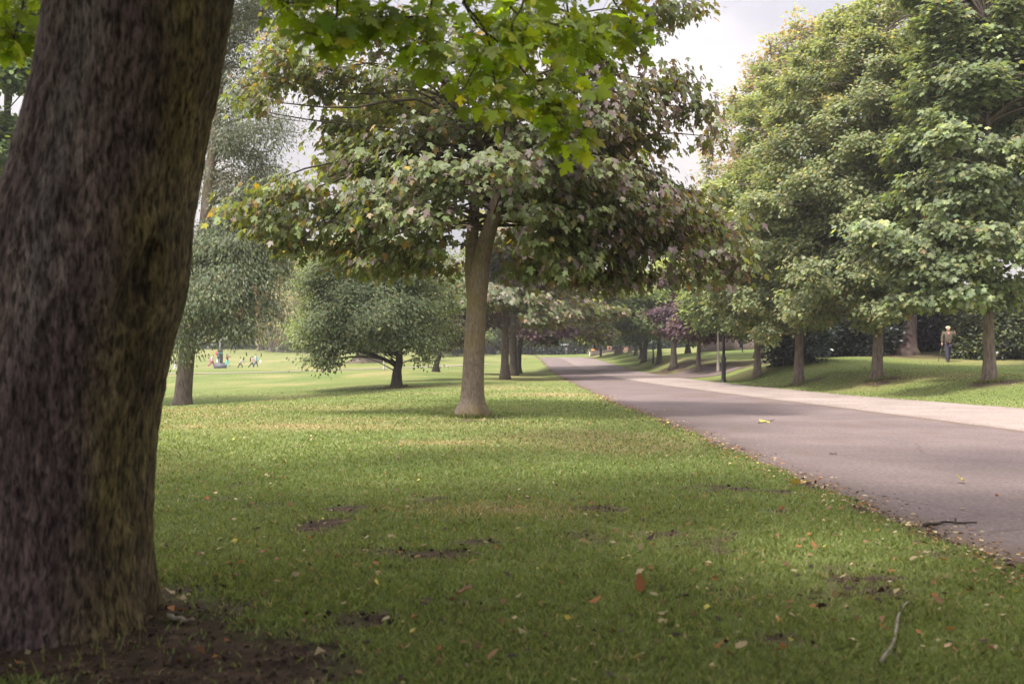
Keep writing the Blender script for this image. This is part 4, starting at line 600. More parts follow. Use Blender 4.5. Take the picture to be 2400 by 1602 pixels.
shrub('rhododendron', 'big glossy rhododendron with yellowish leaf rosettes right of the walking woman', 'shrub', [PB(2300, 790, 48, 60, 56, 1.4), PB(2360, 780, 48, 70, 64, 1.5), PB(2420, 760, 48, 70, 80, 1.6), PB(2330, 730, 49, 70, 40, 1.4), PB(2270, 820, 47.6, 34, 26, .8), PB(2380, 820, 47.3, 60, 26, 1)], 9000, .17, ([(.06, .085, .045), (.10, .125, .05), (.16, .17, .045), (.035, .05, .03), (.14, .15, .11)], [4, 3, 2, 2, 1]), LANCE * [1.5, 1], 140, 40, clump=.2, per=12, hang=.1)
shrub('holly_bush', 'bluish dark holly with drooping skirt behind the second right trunk', 'shrub', [PB(1845, 800, 45, 56, 46, 1.4), PB(1880, 780, 45.5, 60, 50, 1.6), PB(1830, 830, 44.6, 30, 18, .8)], 7000, .12, ([(.03, .05, .04), (.05, .075, .06), (.085, .105, .09), (.02, .033, .028)], [4, 3, 1.4, 3]), KITE, 141, 30, clump=.22)
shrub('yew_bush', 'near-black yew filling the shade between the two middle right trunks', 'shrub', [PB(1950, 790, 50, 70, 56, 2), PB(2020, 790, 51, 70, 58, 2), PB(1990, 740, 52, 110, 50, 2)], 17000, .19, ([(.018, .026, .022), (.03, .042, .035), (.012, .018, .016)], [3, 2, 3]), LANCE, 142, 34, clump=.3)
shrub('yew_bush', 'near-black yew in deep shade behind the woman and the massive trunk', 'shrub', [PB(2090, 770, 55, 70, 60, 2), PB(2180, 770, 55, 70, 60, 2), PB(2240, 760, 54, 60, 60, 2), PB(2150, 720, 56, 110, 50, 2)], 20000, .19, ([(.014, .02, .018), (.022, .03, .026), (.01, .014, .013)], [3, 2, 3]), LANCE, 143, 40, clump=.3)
HB = 'clipped far hedges closing the view'
for i, (a, b_, Y, top, lab) in enumerate([(1225, 1330, 150, 776, 'dark blue-green far hedge closing the view over the left lane'), (1330, 1440, 152, 770, 'dark blue-green far hedge behind the white board'), (1440, 1560, 150, 772, 'blue-green far hedge behind the right bank trunks'), (1040, 1225, 150, 790, 'green far hedge at the end of the lawn beyond the sycamore trunk')]):
    shrub('hedge', lab, 'hedge', [PB(x, (top + 836) / 2, Y, 28, (838 - top) / 2, 2) for x in np.arange(a, b_, 26)], 5000, .3, G_BLUE, KITE, 150 + i, 34, clump=.5, group=HB)
for i, (a, b_, Y, top, bot, lab) in enumerate([(380, 500, 178, 770, 815, 'dark far shrubbery at the lawn end left of the bronze sculpture'), (500, 620, 176, 775, 818, 'dark far shrubbery at the lawn end right of the bronze sculpture'), (620, 760, 168, 780, 822, 'dark far shrubbery under the olive birches'), (1530, 1660, 122, 770, 812, 'bluish shrubbery along the top of the upper grass')]):
    shrub('shrubbery', lab, 'shrubs', [PB(x, (top + bot) / 2, Y, 30, (bot - top) / 2 + 3, 2.5) for x in np.arange(a, b_, 28)], 5000, .34, G_DARK if i != 3 else G_BLUE, KITE, 160 + i, 34, clump=.6)

# ------------------------------------------------------------------ park furniture and small built things
METAL = pm('black_paint', (.018, .017, .022), rough=.35, spec=.5, var=.2)
def lathe(mb, prof, c, sides=16, col=None):
    p = np.array([(c[0], c[1], c[2] + z) for r, z in prof]); mb.tube(p + np.array([0, 0, 1e-5]) * np.arange(len(p))[:, None], [r for r, z in prof], sides, True, col=col)
b = on_ground(1696, 44.5); lp = empty('lamp_post', b, 'black cast iron lamp post with a thick lower shaft beside the pale footpath', 'lamp post'); m = MB()
lathe(m, [(.17, -.1), (.17, .02), (.115, .05), (.10, .10), (.095, .95), (.115, 1.0), (.115, 1.06), (.08, 1.14)], b); m.build('base', METAL, lp, b)
m = MB(); lathe(m, [(.066, 1.12), (.062, 2.0), (.075, 2.02), (.075, 2.08), (.054, 2.1), (.045, 4.6)], b); m.build('pole', METAL, lp, b)
m = MB(); lathe(m, [(.05, 4.6), (.16, 4.7), (.18, 5.05)], b, 8); m.build('lantern', pm('lamp_glass', (.5, .5, .47), rough=.2), lp, b); m = MB(); lathe(m, [(.22, 5.05), (.12, 5.2), (.02, 5.3)], b, 8); m.build('lantern_roof', METAL, lp, b)
b = on_ground(1408, 104); lp = empty('lamp_post', b, 'distant dark blue lamp post at the foot of the low brown wall', 'lamp post'); m = MB(); lathe(m, [(.13, -.1), (.12, .9), (.07, 1.0), (.05, 4.4)], b, 10); m.build('pole', pm('blue_paint', (.03, .04, .09), rough=.4), lp, b)
m = MB(); lathe(m, [(.06, 4.4), (.18, 4.8), (.05, 5.0)], b, 8); m.build('lantern', METAL, lp, b)

b = on_ground(900, 62); o = empty('marker_post', b, 'thin white and black marker post on the lawn left of the drooping beech trunk', 'post'); m = MB(); lathe(m, [(.055, -.05), (.055, .3), (.05, .72)], b, 10); m.build('post', pm('white_paint', (.62, .6, .58)), o, b)
m = MB(); rg = np.random.RandomState(2)
for k in range(7): z = .26 + .07 * k; lathe(m, [(.0575, z), (.0575, z + .022 + .02 * rg.rand())], b, 10)
m.build('bands', pm('black_band', (.03, .03, .03)), o, b)
b = on_ground(1230, 92); m = MB(); m.box((0, 0, .16), (.07, .05, .46)); m.box((0, 0, .40), (.09, .06, .05)); o = m.build('wooden_stake', pm('yellow_wood', (.30, .21, .08))); o.location = b; tag(o, 'short yellowish wooden stake in the far left verge', 'stake')

b = on_ground(517, 105.5); GRAN = pm('plinth_stone', (.095, .09, .115), rough=.6); BRZ = pm('weathered_bronze', (.075, .09, .085), rough=.45, var=.35, scale=4)
st = empty('sculpture', b, 'tall angular bronze sculpture on a dark stone plinth among the children', 'sculpture', rz=.12); m = MB(); m.box((0, 0, .22), (1.16, .9, .56)); m.box((0, 0, .53), (1.04, .8, .06)); m.build('plinth', GRAN, st)
m = MB(); m.box((.06, .05, 2.0), (.30, .28, 2.9), taper=.86); m.box((.17, .06, 1.7), (.12, .2, 1.5), taper=.6); m.build('shaft', BRZ, st)
m = MB(); m.box((.0, -.18, 2.0), (.26, .2, 1.75), taper=.8); m.box((.0, -.18, 1.1), (.27, .22, .12)); m.build('front_slab', BRZ, st)
m = MB(); m.tube([(.02, 0, 3.3), (-.12, 0, 3.9), (-.34, 0, 4.3)], [.17, .14, .05], 5); m.tube([(.06, 0, 3.4), (.25, 0, 3.9)], [.12, .05], 5); m.build('crest', BRZ, st)

def sitebox(name, px, v0, v1, Y, w, d, mat, label, cat, col=None):
    b = on_ground(px, Y); o = empty(name, b, label, cat); return b, o
# signs and walls beyond the crest
b = on_ground(1390, 114); o = empty('warning_sign', b, 'small orange sign board on a dark post beyond the road crest', 'sign'); zc = P(1390, 821, 114)[2] - b[2]
m = MB(); m.box((0, .04, (zc + .9) / 2 - .1), (.16, .08, zc + 1.1)); m.build('post', METAL, o); m = MB(); m.box((0, -.03, zc), (.42, .03, .26), rz=.05); m.build('board', pm('orange_paint', (.75, .22, .03)), o); m = MB(); m.box((0, -.015, zc - .35), (.26, .03, .4)); m.build('lower_plate', METAL, o)
b = on_ground(1386, 111); o = empty('white_board', b, 'tilted white board standing at the end of the low brown wall', 'sign'); zc = P(1386, 830, 111)[2] - b[2]; m = MB(); m.box((0, 0, zc), (.50, .04, .48)); q = m.build('panel', pm('white_panel', (.75, .74, .70)), o); q.rotation_euler = (-.1, .12, 0)
m = MB(); m.box((-.2, .06, zc * .4), (.05, .05, zc * .9 + .3)); m.build('leg', METAL, o); m = MB(); m.box((.2, .06, zc * .4), (.05, .05, zc * .9 + .3)); m.build('leg', METAL, o)
def brick(name, c1, c2):
    mt, t, out = new_mat(name); l = t.links.new; co = nd('ShaderNodeTexCoord', t); mpn = nd('ShaderNodeMapping', t); mpn.inputs['Rotation'].default_value = (math.radians(90), 0, 0)
    br = nd('ShaderNodeTexBrick', t); br.inputs['Color1'].default_value = (*c1, 1); br.inputs['Color2'].default_value = (*c2, 1); br.inputs['Mortar'].default_value = (.18, .15, .13, 1); br.inputs['Scale'].default_value = 4.2; br.inputs['Mortar Size'].default_value = .015
    pb = nd('ShaderNodeBsdfPrincipled', t); pb.inputs['Roughness'].default_value = .9; l(co.outputs['Object'], mpn.inputs['Vector']); l(mpn.outputs['Vector'], br.inputs['Vector']); l(br.outputs['Color'], pb.inputs['Base Color']); l(pb.outputs[0], out.inputs['Surface']); return mt
BRICK = brick('red_brick', (.17, .075, .05), (.13, .06, .045)); BRICKD = brick('brown_brick', (.09, .06, .05), (.06, .045, .04))
def wall(name, a, b_, h, th, mat, label, cat, cap=None):
    n = 10; c = (a + b_) / 2; c[2] = float(gz(c[0], c[1])); o = empty(name, c, label, cat); d = (b_ - a)[:2]; L_ = np.linalg.norm(d); rz = math.atan2(d[1], d[0]); m = MB()
    z = [float(gz(*(a + (b_ - a) * s)[:2])) - c[2] for s in np.linspace(0, 1, n)]; hh = max(z) + h; m.box((0, 0, (hh + min(z) - .3) / 2), (L_, th, hh - min(z) + .3)); q = m.build('wall', mat, o); q.rotation_euler = (0, 0, rz)
    if cap: m = MB(); m.box((0, 0, hh + .03), (L_ + .06, th + .08, .06)); q = m.build('coping', cap, o); q.rotation_euler = (0, 0, rz)
STONE = pm('coping_stone', (.17, .14, .13), rough=.9)
wall('retaining_wall', on_ground(1386, 109), on_ground(1443, 112), .12, .4, BRICKD, 'low brown retaining wall holding the bank at the end of the road', 'wall', STONE)
wall('brick_pillar', on_ground(1423, 119), on_ground(1434, 119), .95, .55, BRICK, 'red brick gate pillar beyond the low brown wall', 'pillar', STONE)
wall('brick_pillar', on_ground(1461, 120), on_ground(1474, 120), .55, .5, BRICK, 'lower reddish brick pillar half hidden by the grey trunks on the bank', 'pillar', STONE)
wall('garden_wall', on_ground(1640, 84), on_ground(1810, 76), .95, .3, BRICKD, 'dark brown garden wall in the shade behind the right-hand trunks', 'wall')
b = on_ground(1326, 148); o = empty('park_shelter', b, 'tiny dark shelter with a pale flat roof beyond the road crest', 'shelter'); m = MB(); m.box((0, 0, .6), (.9, .9, 1.6)); m.build('wall', pm('dark_blue_wall', (.05, .06, .085)), o); m = MB(); m.box((0, 0, 1.47), (1.5, 1.3, .12)); m.box((.2, 0, 1.75), (.5, .5, .44)); m.build('roof', pm('pale_roof', (.5, .5, .55)), o); m = MB(); m.box((.05, -.46, .5), (.3, .03, 1.1)); m.build('door', pm('pale_door', (.3, .3, .25)), o)
b = on_ground(1740, 70); o = empty('notice_board', b, 'dark blue notice panel on a post in the shade behind the lamp post', 'sign'); m = MB(); lathe(m, [(.04, -.1), (.035, 1.0)], (0, 0, 0), 8); m.build('post', METAL, o); m = MB(); m.box((-.1, -.03, .62), (.22, .04, .62)); m.build('panel', pm('navy_panel', (.015, .02, .06)), o)
b0 = P(1653, 790, 56); m = MB(); m.tube(spline([b0 + [-.05, 0, .2], b0 + [-.1, 0, -.4], b0 + [-.02, .02, -.74], b0 + [.05, 0, -.4], b0 + [.06, 0, .2]], 20), np.full(20, .016), 6); o = m.build('rope', pm('pale_rope', (.4, .37, .33)), origin=b0, smooth=True); o.location = b0; tag(o, 'looped pale rope hanging from the purple maple by the lamp post', 'rope')

# ------------------------------------------------------------------ people
def skin_obj(name, verts, edges, radii, mat, parent, sub=1):
    me = bpy.data.meshes.new(name); me.from_pydata([tuple(v) for v in verts], edges, []); o = bpy.data.objects.new(name, me); COL.objects.link(o)
    o.modifiers.new('skin', 'SKIN'); o.modifiers['skin'].use_smooth_shade = True
    for i, r in enumerate(radii): me.skin_vertices[0].data[i].radius = (r, r) if np.isscalar(r) else r; me.skin_vertices[0].data[i].use_root = (i == 0)
    s = o.modifiers.new('sub', 'SUBSURF'); s.levels = sub; s.render_levels = sub
    dg = bpy.context.evaluated_depsgraph_get(); nm = bpy.data.meshes.new_from_object(o.evaluated_get(dg)); o.modifiers.clear(); o.data = nm; bpy.data.meshes.remove(me); nm.name = name
    nm.materials.clear(); nm.materials.append(mat); nm.polygons.foreach_set('use_smooth', np.ones(len(nm.polygons), bool)); o.parent = parent; return o
SKIN = pm('skin', (.42, .25, .19), rough=.55, var=.06)
def person(label, loc, h, rz, top, legs, shoe, hair, lean=0, hip=(0, 0), knee=(0, 0), arm=(0, 0), elbow=(15, 15), abd=(8, 8), stout=1.0, long_hair=False, group=None, drop=0.0, blouse=None, eyes=False):
    D = math.radians; r = empty('person', loc, label, 'person', group, rz); X = lambda a: np.array([math.sin(D(a)), 0, -math.cos(D(a))])
    th, sh = .245 * h, .245 * h; J = {}; drops = [th * math.cos(D(hip[k])) + sh * math.cos(D(hip[k] - knee[k])) for k in (0, 1)]; pz = max(drops) + .045 * h
    pel = np.array([0, 0, pz]); up = lambda a: np.array([math.sin(D(a)), 0, math.cos(D(a))]); wst = pel + .09 * h * up(lean * .6); ch = pel + .22 * h * up(lean); nk = pel + .325 * h * up(lean); hd = nk + .045 * h * up(lean * .7) + [.008 * h, 0, 0]; hd2 = hd + .055 * h * up(lean * .4); ht = hd2 + .03 * h * up(lean * .3)
    V = [pel, wst, ch, nk, hd, hd2, ht]; E = [(0, 1), (1, 2), (2, 3), (3, 4), (4, 5), (5, 6)]; R = [(.06 * h, .05 * h), .055 * h, (.075 * h, .06 * h), .033 * h, .046 * h, .052 * h, .038 * h]
    nose = hd + [.058 * h, 0, .012 * h]; V.append(nose); E.append((4, 7)); R.append(.010 * h); hands = []; TV = {k: [] for k in ('t', 'l')}; feet = []; sleeves = []
    for k, s in ((0, 1), (1, -1)):
        hp = pel + [0, s * .05 * h, -.01 * h]; kn = hp + th * X(hip[k]); an = kn + sh * X(hip[k] - knee[k]); toe = an + np.array([.075 * h, 0, -.025 * h]) if knee[k] < 50 else an + np.array([.02 * h, 0, -.06 * h])
        n = len(V); V += [hp, kn, an, toe]; E += [(0, n), (n, n + 1), (n + 1, n + 2), (n + 2, n + 3)]; R += [.055 * h, .036 * h, .022 * h, .018 * h]; feet.append((hp, kn, an, toe))
        so = ch + [0, s * .10 * h * stout ** .5, .075 * h]; a_ = X(arm[k]) + np.array([0, s * math.sin(D(abd[k])), 0]); a_ /= np.linalg.norm(a_); el = so + .165 * h * a_
        f_ = X(arm[k] + elbow[k]) + np.array([0, s * .3 * math.sin(D(abd[k])) if elbow[k] < 90 else s * -.25, 0]); f_ /= np.linalg.norm(f_); wr = el + .145 * h * f_; pm_ = wr + .035 * h * f_
        n = len(V); V += [so, el, wr, pm_]; E += [(2, n), (n, n + 1), (n + 1, n + 2), (n + 2, n + 3)]; R += [.036 * h, .026 * h, .018 * h, (.022 * h, .012 * h)]; sleeves.append((so, el, wr))
        side = np.cross(f_, [0, s, 0]); side /= np.linalg.norm(side) + 1e-6
        for j, (o_, ln) in enumerate(((-1.5, .042), (-.5, .048), (.5, .046), (1.5, .037))):
            b_ = pm_ + side * o_ * .0105 * h; m_ = b_ + f_ * ln * .55 * h; e_ = m_ + (f_ * .8 + np.array([0, -s * .5, 0])) * ln * .45 * h; q = len(V); V += [m_, e_]; E += [(n + 3, q), (q, q + 1)]; R += [.0065 * h, .005 * h]
        q = len(V); t1 = wr + side * -.02 * h + f_ * .02 * h; V += [t1, t1 + f_ * .028 * h - side * .012 * h]; E += [(n + 2, q), (q, q + 1)]; R += [.0075 * h, .006 * h]; hands.append(pm_ + f_ * .02 * h)
    skin_obj('body', V, E, R, SKIN, r)
    g = 1.0; tv = [pel + [0, 0, -.055 * h], wst, ch, nk - .025 * h * up(lean)]; te = [(0, 1), (1, 2), (2, 3)]; tr = [(.096 * h * stout, .082 * h * stout), (.085 * h * stout, .07 * h * stout), (.09 * h * stout, .07 * h * stout), .046 * h]
    for so, el, wr in sleeves: n = len(tv); tv += [so, el, wr]; te += [(2, n), (n, n + 1), (n + 1, n + 2)]; tr += [.046 * h, .038 * h, .028 * h]
    skin_obj('jacket', tv, te, tr, top, r)
    lv = [pel + [0, 0, .02 * h]]; le = []; lr = [(.078 * h * stout, .062 * h * stout)]
    for hp, kn, an, toe in feet: n = len(lv); lv += [hp - [0, 0, .03 * h], kn, an - [0, 0, .012 * h]]; le += [(0, n), (n, n + 1), (n + 1, n + 2)]; lr += [.062 * h * stout ** .5, .046 * h * stout ** .6, .040 * h * stout ** .6]
    skin_obj('trousers', lv, le, lr, legs, r)
    for hp, kn, an, toe in feet: skin_obj('shoe', [an + [-.02 * h, 0, -.02 * h], an + [.03 * h, 0, -.022 * h], toe + [.01 * h, 0, 0]], [(0, 1), (1, 2)], [.034 * h, .034 * h, .027 * h], shoe, r)
    hv = [hd2 + [-.012 * h, 0, .012 * h], ht + [.004 * h, 0, .006 * h], hd2 + [-.02 * h, .040 * h, -.025 * h], hd2 + [-.02 * h, -.040 * h, -.025 * h]] + ([hd + [-.055 * h, 0, -.05 * h], ch + [-.085 * h, 0, .06 * h]] if long_hair else [hd + [-.038 * h, 0, -.015 * h]])
    he = [(0, 1), (0, 2), (0, 3), (0, 4)] + ([(4, 5)] if long_hair else []); skin_obj('hair', hv, he, [.060 * h, .052 * h, .040 * h, .040 * h, .042 * h] + ([.018 * h] if long_hair else []), hair, r)
    if eyes:
        for s in (1, -1): m = MB(); m.tube([hd + [.046 * h, s * .019 * h, .030 * h], hd + [.0495 * h, s * .019 * h, .030 * h]], [.0055 * h, .004 * h], 8); m.build('eye', pm('eye_dark', (.03, .025, .02)), r)
        m = MB(); m.tube(spline([hd + [.043 * h, .016 * h, -.018 * h], hd + [.050 * h, 0, -.020 * h], hd + [.043 * h, -.016 * h, -.018 * h]], 7), [.002 * h, .0035 * h, .004 * h, .004 * h, .004 * h, .0035 * h, .002 * h], 6); m.build('mouth', pm('lips', (.35, .13, .12)), r)
    if blouse:
        m = MB(); a = ch + [.055 * h, 0, 0]
        tri = [nk + [.030 * h, .034 * h, -.005 * h], nk + [.030 * h, -.034 * h, -.005 * h], ch + [.078 * h * stout, 0, -.012 * h]]; tri2 = [v + np.array([-.03 * h, 0, 0]) for v in tri]; m.quads(tri + tri2, [(0, 2, 1), (3, 4, 5), (0, 1, 4, 3), (1, 2, 5, 4), (2, 0, 3, 5)])
        t = [pel + [.080 * h * stout, .012 * h, .045 * h], pel + [.080 * h * stout, .024 * h, .012 * h], pel + [.080 * h * stout, .001 * h, .012 * h]]; t2 = [v + np.array([-.03 * h, 0, 0]) for v in t]; m.quads(t + t2, [(0, 1, 2), (3, 5, 4), (0, 3, 4, 1), (1, 4, 5, 2), (2, 5, 3, 0)]); m.build('blouse', blouse, r)
    ca, sa = math.cos(rz), math.sin(rz); w = lambda p: np.array([loc[0] + ca * p[0] - sa * p[1], loc[1] + sa * p[0] + ca * p[1], loc[2] + p[2]])
    return r, [w(x) for x in hands], w, dict(ch=ch, nk=nk, pel=pel, h=h)
def cm_(n, c): return pm('cloth_' + n, c, rough=.85, var=.15, scale=30)
b = on_ground(2222, 45.8); _, hands, w, J = person('older blonde woman in olive cardigan walking with a black stick before the yew', b, 1.66, math.radians(-97), cm_('olive_cardigan', (.085, .068, .05)), cm_('navy_trousers', (.035, .03, .055)), cm_('black_shoe', (.015, .014, .018)), cm_('blonde_hair', (.46, .38, .25)),
    hip=(-16, 18), knee=(8, 10), arm=(18, 2), elbow=(140, 12), abd=(24, 16), stout=1.42, blouse=cm_('pink_blouse', (.75, .25, .23)), eyes=True)
hR = hands[1]; tip = np.array([hR[0] - .22, hR[1] - .12, 0]); tip[2] = float(gz(tip[0], tip[1])) + .01; m = MB(); m.tube([tip, hR + [0, 0, -.01]], [.011, .012], 8); m.tube([hR + [.05, .02, .01], hR + [0, 0, .01], hR + [-.06, -.03, -.005]], [.012, .014, .011], 8)
o = m.build('walking_stick', METAL, origin=tip, smooth=True); o.location = tip; tag(o, 'thin black walking stick held by the woman in the olive cardigan', 'walking stick')
CH = 'children around the sculpture'
def bag(name, c, d, mat, label, cat, rz=0):
    c = np.array(c); o = empty(name, c, label, cat, None, rz); m = MB(); x, y, z = np.array(d) / 2; prof = [(.6, -1), (.95, -.7), (1, 0), (.92, .6), (.55, 1)]
    v = []; na = 10
    for s, k in prof:
        for a in np.linspace(0, 2 * np.pi, na, endpoint=False): v.append((x * s * math.copysign(abs(math.cos(a)) ** .6, math.cos(a)), y * s * math.copysign(abs(math.sin(a)) ** .6, math.sin(a)), z * k))
    f = [(i * na + j, i * na + (j + 1) % na, (i + 1) * na + (j + 1) % na, (i + 1) * na + j) for i in range(4) for j in range(na)] + [tuple(range(na))[::-1], tuple(range(4 * na, 5 * na))]; m.quads(v, f); m.build('pouch', mat, o, smooth=True)
    m = MB(); m.tube(spline([(-.3 * x, 0, z * .9), (-.2 * x, 0, z * 1.35), (.2 * x, 0, z * 1.35), (.3 * x, 0, z * .9)], 9), np.full(9, .012), 6); m.build('strap', mat, o, smooth=True)
dk = cm_('dark_hair', (.03, .02, .018)); br_ = cm_('brown_hair', (.10, .06, .04)); wt = cm_('white_shoe', (.7, .7, .68))
def kid(px, Y, h, rz, z=None, **k):
    b = on_ground(px, Y)
    if z is not None: b[2] = z
    return person(loc=b, h=h, rz=math.radians(rz), group=CH, **k)
kid(411, 103, 1.25, 20, label='child in navy top, white trousers and red shoes left of the ash trunk', top=cm_('navy', (.02, .02, .035)), legs=cm_('white', (.62, .62, .66)), shoe=cm_('red', (.45, .03, .04)), hair=dk, hip=(22, -14), knee=(20, 8), arm=(35, 10), elbow=(50, 30))
_, hs, w, J = kid(498, 105, 1.5, 0, label='child in cream jacket and magenta leggings running to the sculpture', top=cm_('cream', (.62, .58, .48)), legs=cm_('magenta', (.30, .03, .14)), shoe=cm_('coral', (.8, .3, .2)), hair=br_, hip=(18, -38), knee=(8, 14), arm=(20, -30), elbow=(60, 25), lean=8)
bag('backpack', w(J['pel'] + [-.2, .02, .1]), (.22, .3, .38), cm_('pink', (.75, .03, .18)), 'bright pink bag worn at the waist by the child in cream', 'bag'); bag('carrier_bag', hs[0] + [.05, -.05, -.16], (.2, .1, .28), cm_('bag_white', (.72, .72, .74)), 'white carrier bag held by the child in cream', 'bag')
pz = float(gz(on_ground(517, 105.5)[0], 105.5)) + .565
_, hs, w, J = kid(511.5, 105.2, 1.38, 40, z=pz, label='child in cyan top standing on the plinth against the sculpture', top=cm_('cyan', (.10, .42, .50)), legs=cm_('indigo', (.05, .05, .14)), shoe=wt, hair=dk, arm=(50, 60), elbow=(40, 30))
bag('backpack', w(J['ch'] + [-.17, 0, -.02]), (.22, .32, .42), cm_('redpack', (.70, .06, .06)), 'red backpack on the child standing on the plinth', 'backpack', math.radians(40))
kid(533, 105.1, 1.3, -10, z=pz - .34, label='child in maroon jacket and turquoise trousers stepping off the plinth with arm out', top=cm_('maroon', (.16, .035, .06)), legs=cm_('turquoise', (.12, .5, .52)), shoe=cm_('black_shoe', (.015, .014, .018)), hair=dk, hip=(16, -10), knee=(8, 30), arm=(70, -10), elbow=(10, 30), long_hair=True)
kid(562, 105, 1.25, 10, label='child in black and white bending forward by the low ash branches', top=cm_('grey_white', (.30, .31, .30)), legs=cm_('navy', (.02, .02, .035)), shoe=wt, hair=dk, lean=48, hip=(46, -18), knee=(40, 12), arm=(30, 20), elbow=(60, 40))
_, hs, w, J = kid(591, 104.6, 1.38, 0, label='child in pink jacket striding, nearer of the two walking together', top=cm_('pale_pink', (.62, .36, .34)), legs=cm_('navy', (.02, .02, .035)), shoe=wt, hair=dk, hip=(24, -34), knee=(14, 8), arm=(30, -10), elbow=(80, 40), lean=6)
bag('backpack', w(J['ch'] + [-.17, 0, -.02]), (.2, .3, .4), cm_('blackpack', (.04, .02, .03)), 'black and pink backpack on the child in the pink jacket', 'backpack')
_, hs, w, J = kid(600, 105.6, 1.58, 0, label='child in light blue jacket and jeans, taller of the two walking together', top=cm_('light_blue', (.22, .52, .58)), legs=cm_('jeans', (.06, .11, .24)), shoe=wt, hair=br_, hip=(18, -20), knee=(12, 10), arm=(20, -8), elbow=(40, 30))
bag('carrier_bag', hs[0] + [.08, -.05, -.16], (.2, .1, .3), cm_('bag_white', (.72, .72, .74)), 'white carrier bag held by the child in light blue', 'bag')

# ------------------------------------------------------------------ grass blades, fallen leaves, twigs
def grass():
    rng = np.random.RandomState(8); n = 540000; y = 3.0 * (48 / 3.0) ** rng.rand(n); x = (rng.rand(n) * 2 - 1) * (.62 * y + 1.2)
    keep = ~((x > x_left(y) + .03) & (x < x_right(y) - .02)); keep &= rng.rand(n) > dirt_mask(x, y) * .97; keep &= np.hypot(x + 1.98, y - 4.25) > .5; cl = fbm(x * 4, y * 4, 3); keep &= rng.rand(n) < (.35 + 1.1 * cl) * np.clip((46 - y) / 34, 0, 1); x, y, cl = x[keep], y[keep], cl[keep]; n = len(x)
    z = gz(x, y); dr = dry_mask(x, y); hgt = (.012 + .027 * rng.rand(n) * (.5 + cl)) * (1 + .006 * y); wd = .0022 + .0005 * y; a = rng.rand(n) * 2 * np.pi; ln = hgt * (.3 + .9 * rng.rand(n)); b = rng.rand(n) * 2 * np.pi
    c = np.stack([x, y, z - .004], 1); s = np.stack([np.cos(a), np.sin(a), 0 * a], 1) * wd[:, None]; tip = c + np.stack([np.cos(b) * ln, np.sin(b) * ln, hgt], 1); mid = c + np.stack([np.cos(b) * ln * .35, np.sin(b) * ln * .35, hgt * .62], 1)
    v = np.stack([c - s, c + s, mid + s * .7, tip, mid - s * .7], 1); g = fbm(x * .5 + 4, y * .5, 4)[:, None]
    col = np.array([.158, .222, .066]) * (1 - g) + np.array([.225, .26, .10]) * g; col = col * (1 + rng.normal(0, .22, (n, 1))); st = rng.rand(n) < .08 + .75 * dr; col[st] = np.array([.34, .29, .16]) * (1 + rng.normal(0, .2, (st.sum(), 1)))
    m = MB(); m.add(v.reshape(-1, 3), np.arange(n * 5), np.full(n, 5), np.repeat(np.clip(col, .01, .6), 5, 0))
    for tx, ty, tr_, k_ in [(-.77, 19, .30, 900), (((2320 - U0) / F * 28), 28, .24, 500), (((2055 - U0) / F * 33), 33, .24, 500), (((1872 - U0) / F * 37), 37, .24, 500), (-11.6, 35, .42, 700), (((930 - U0) / F * 42), 42, .3, 400), (-1.95, 4.25, .62, 140)]:
        a = rng.rand(k_) * 6.283; q = tr_ * (1 + .55 * rng.rand(k_) ** 1.5); x = tx + q * np.cos(a); y = ty + q * np.sin(a); h_ = (.05 + .09 * rng.rand(k_)) * (fbm(np.cos(a) * 2 + tx, np.sin(a) * 2 + ty, 2) + .3); c = np.stack([x, y, gz(x, y) - .01], 1); e = rng.rand(k_) * 6.283; sd = np.stack([np.cos(e), np.sin(e), 0 * e], 1) * (.003 + .0005 * ty); t_ = c + np.stack([np.cos(a) * h_ * .5 + rng.normal(0, .02, k_), np.sin(a) * h_ * .5 + rng.normal(0, .02, k_), h_], 1)
        m.add(np.stack([c - sd, c + sd, t_], 1).reshape(-1, 3), np.arange(k_ * 3), np.full(k_, 3), np.repeat(np.array([.17, .19, .07]) * (1 + rng.normal(0, .25, (k_, 1))), 3, 0).clip(.01, .6))
    tag(m.build('grass', leaf_mat('grass_blade', .35, (1.4, 1.35, .7), .6, .3)), 'short mown grass blades over the near lawn', 'grass', kind='stuff')
grass()
LITTER = {'brown': (.22, .125, .07), 'orange': (.34, .15, .06), 'pale': (.42, .34, .20), 'dark': (.05, .032, .03), 'yellow': (.50, .42, .10)}
WORD = {'brown': 'dry brown fallen leaf', 'orange': 'orange fallen leaf', 'pale': 'pale straw-coloured fallen leaf', 'dark': 'dark rotting fallen leaf', 'yellow': 'yellow fallen leaf'}
CURL = mirror([(0, 0), (.16, .05), (.30, .22), (.24, .36), (.36, .55), (.22, .62), (.20, .82), (0, 1.0)])
FLM = leaf_mat('fallen_leaf', .2, (1.2, 1.0, .7), .7, .2)
def fallen(x, y, s, kind, rng, label, group, up=None, lift=.02):
    z = float(gz(x, y)); m = MB(); a = rng.rand() * 6.28; n_ = 1; ax = np.array([[math.cos(a), math.sin(a), rng.normal(0, .25)]]); nm = np.array([[rng.normal(0, .4), rng.normal(0, .4) - .15, 1.0]])
    if up: ax = np.array([[.05, .1, 1.0]]); nm = np.array([[.1, -1.0, .15]])
    add_leaves(m, np.zeros((1, 3)), ax, nm, s, np.array([LITTER[kind]]) * (.75 + .5 * rng.rand()), (MAPLE_FINE if kind == 'yellow' else CURL) if s > .05 else KITE * [1.2, 1], rng.uniform(-.7, .8), rng.choice([-1, 1]) * rng.uniform(.3, 1.0)); o = m.build('fallen_leaf', FLM); o.location = (x, y, z + lift); return tag(o, label, 'leaf', group)
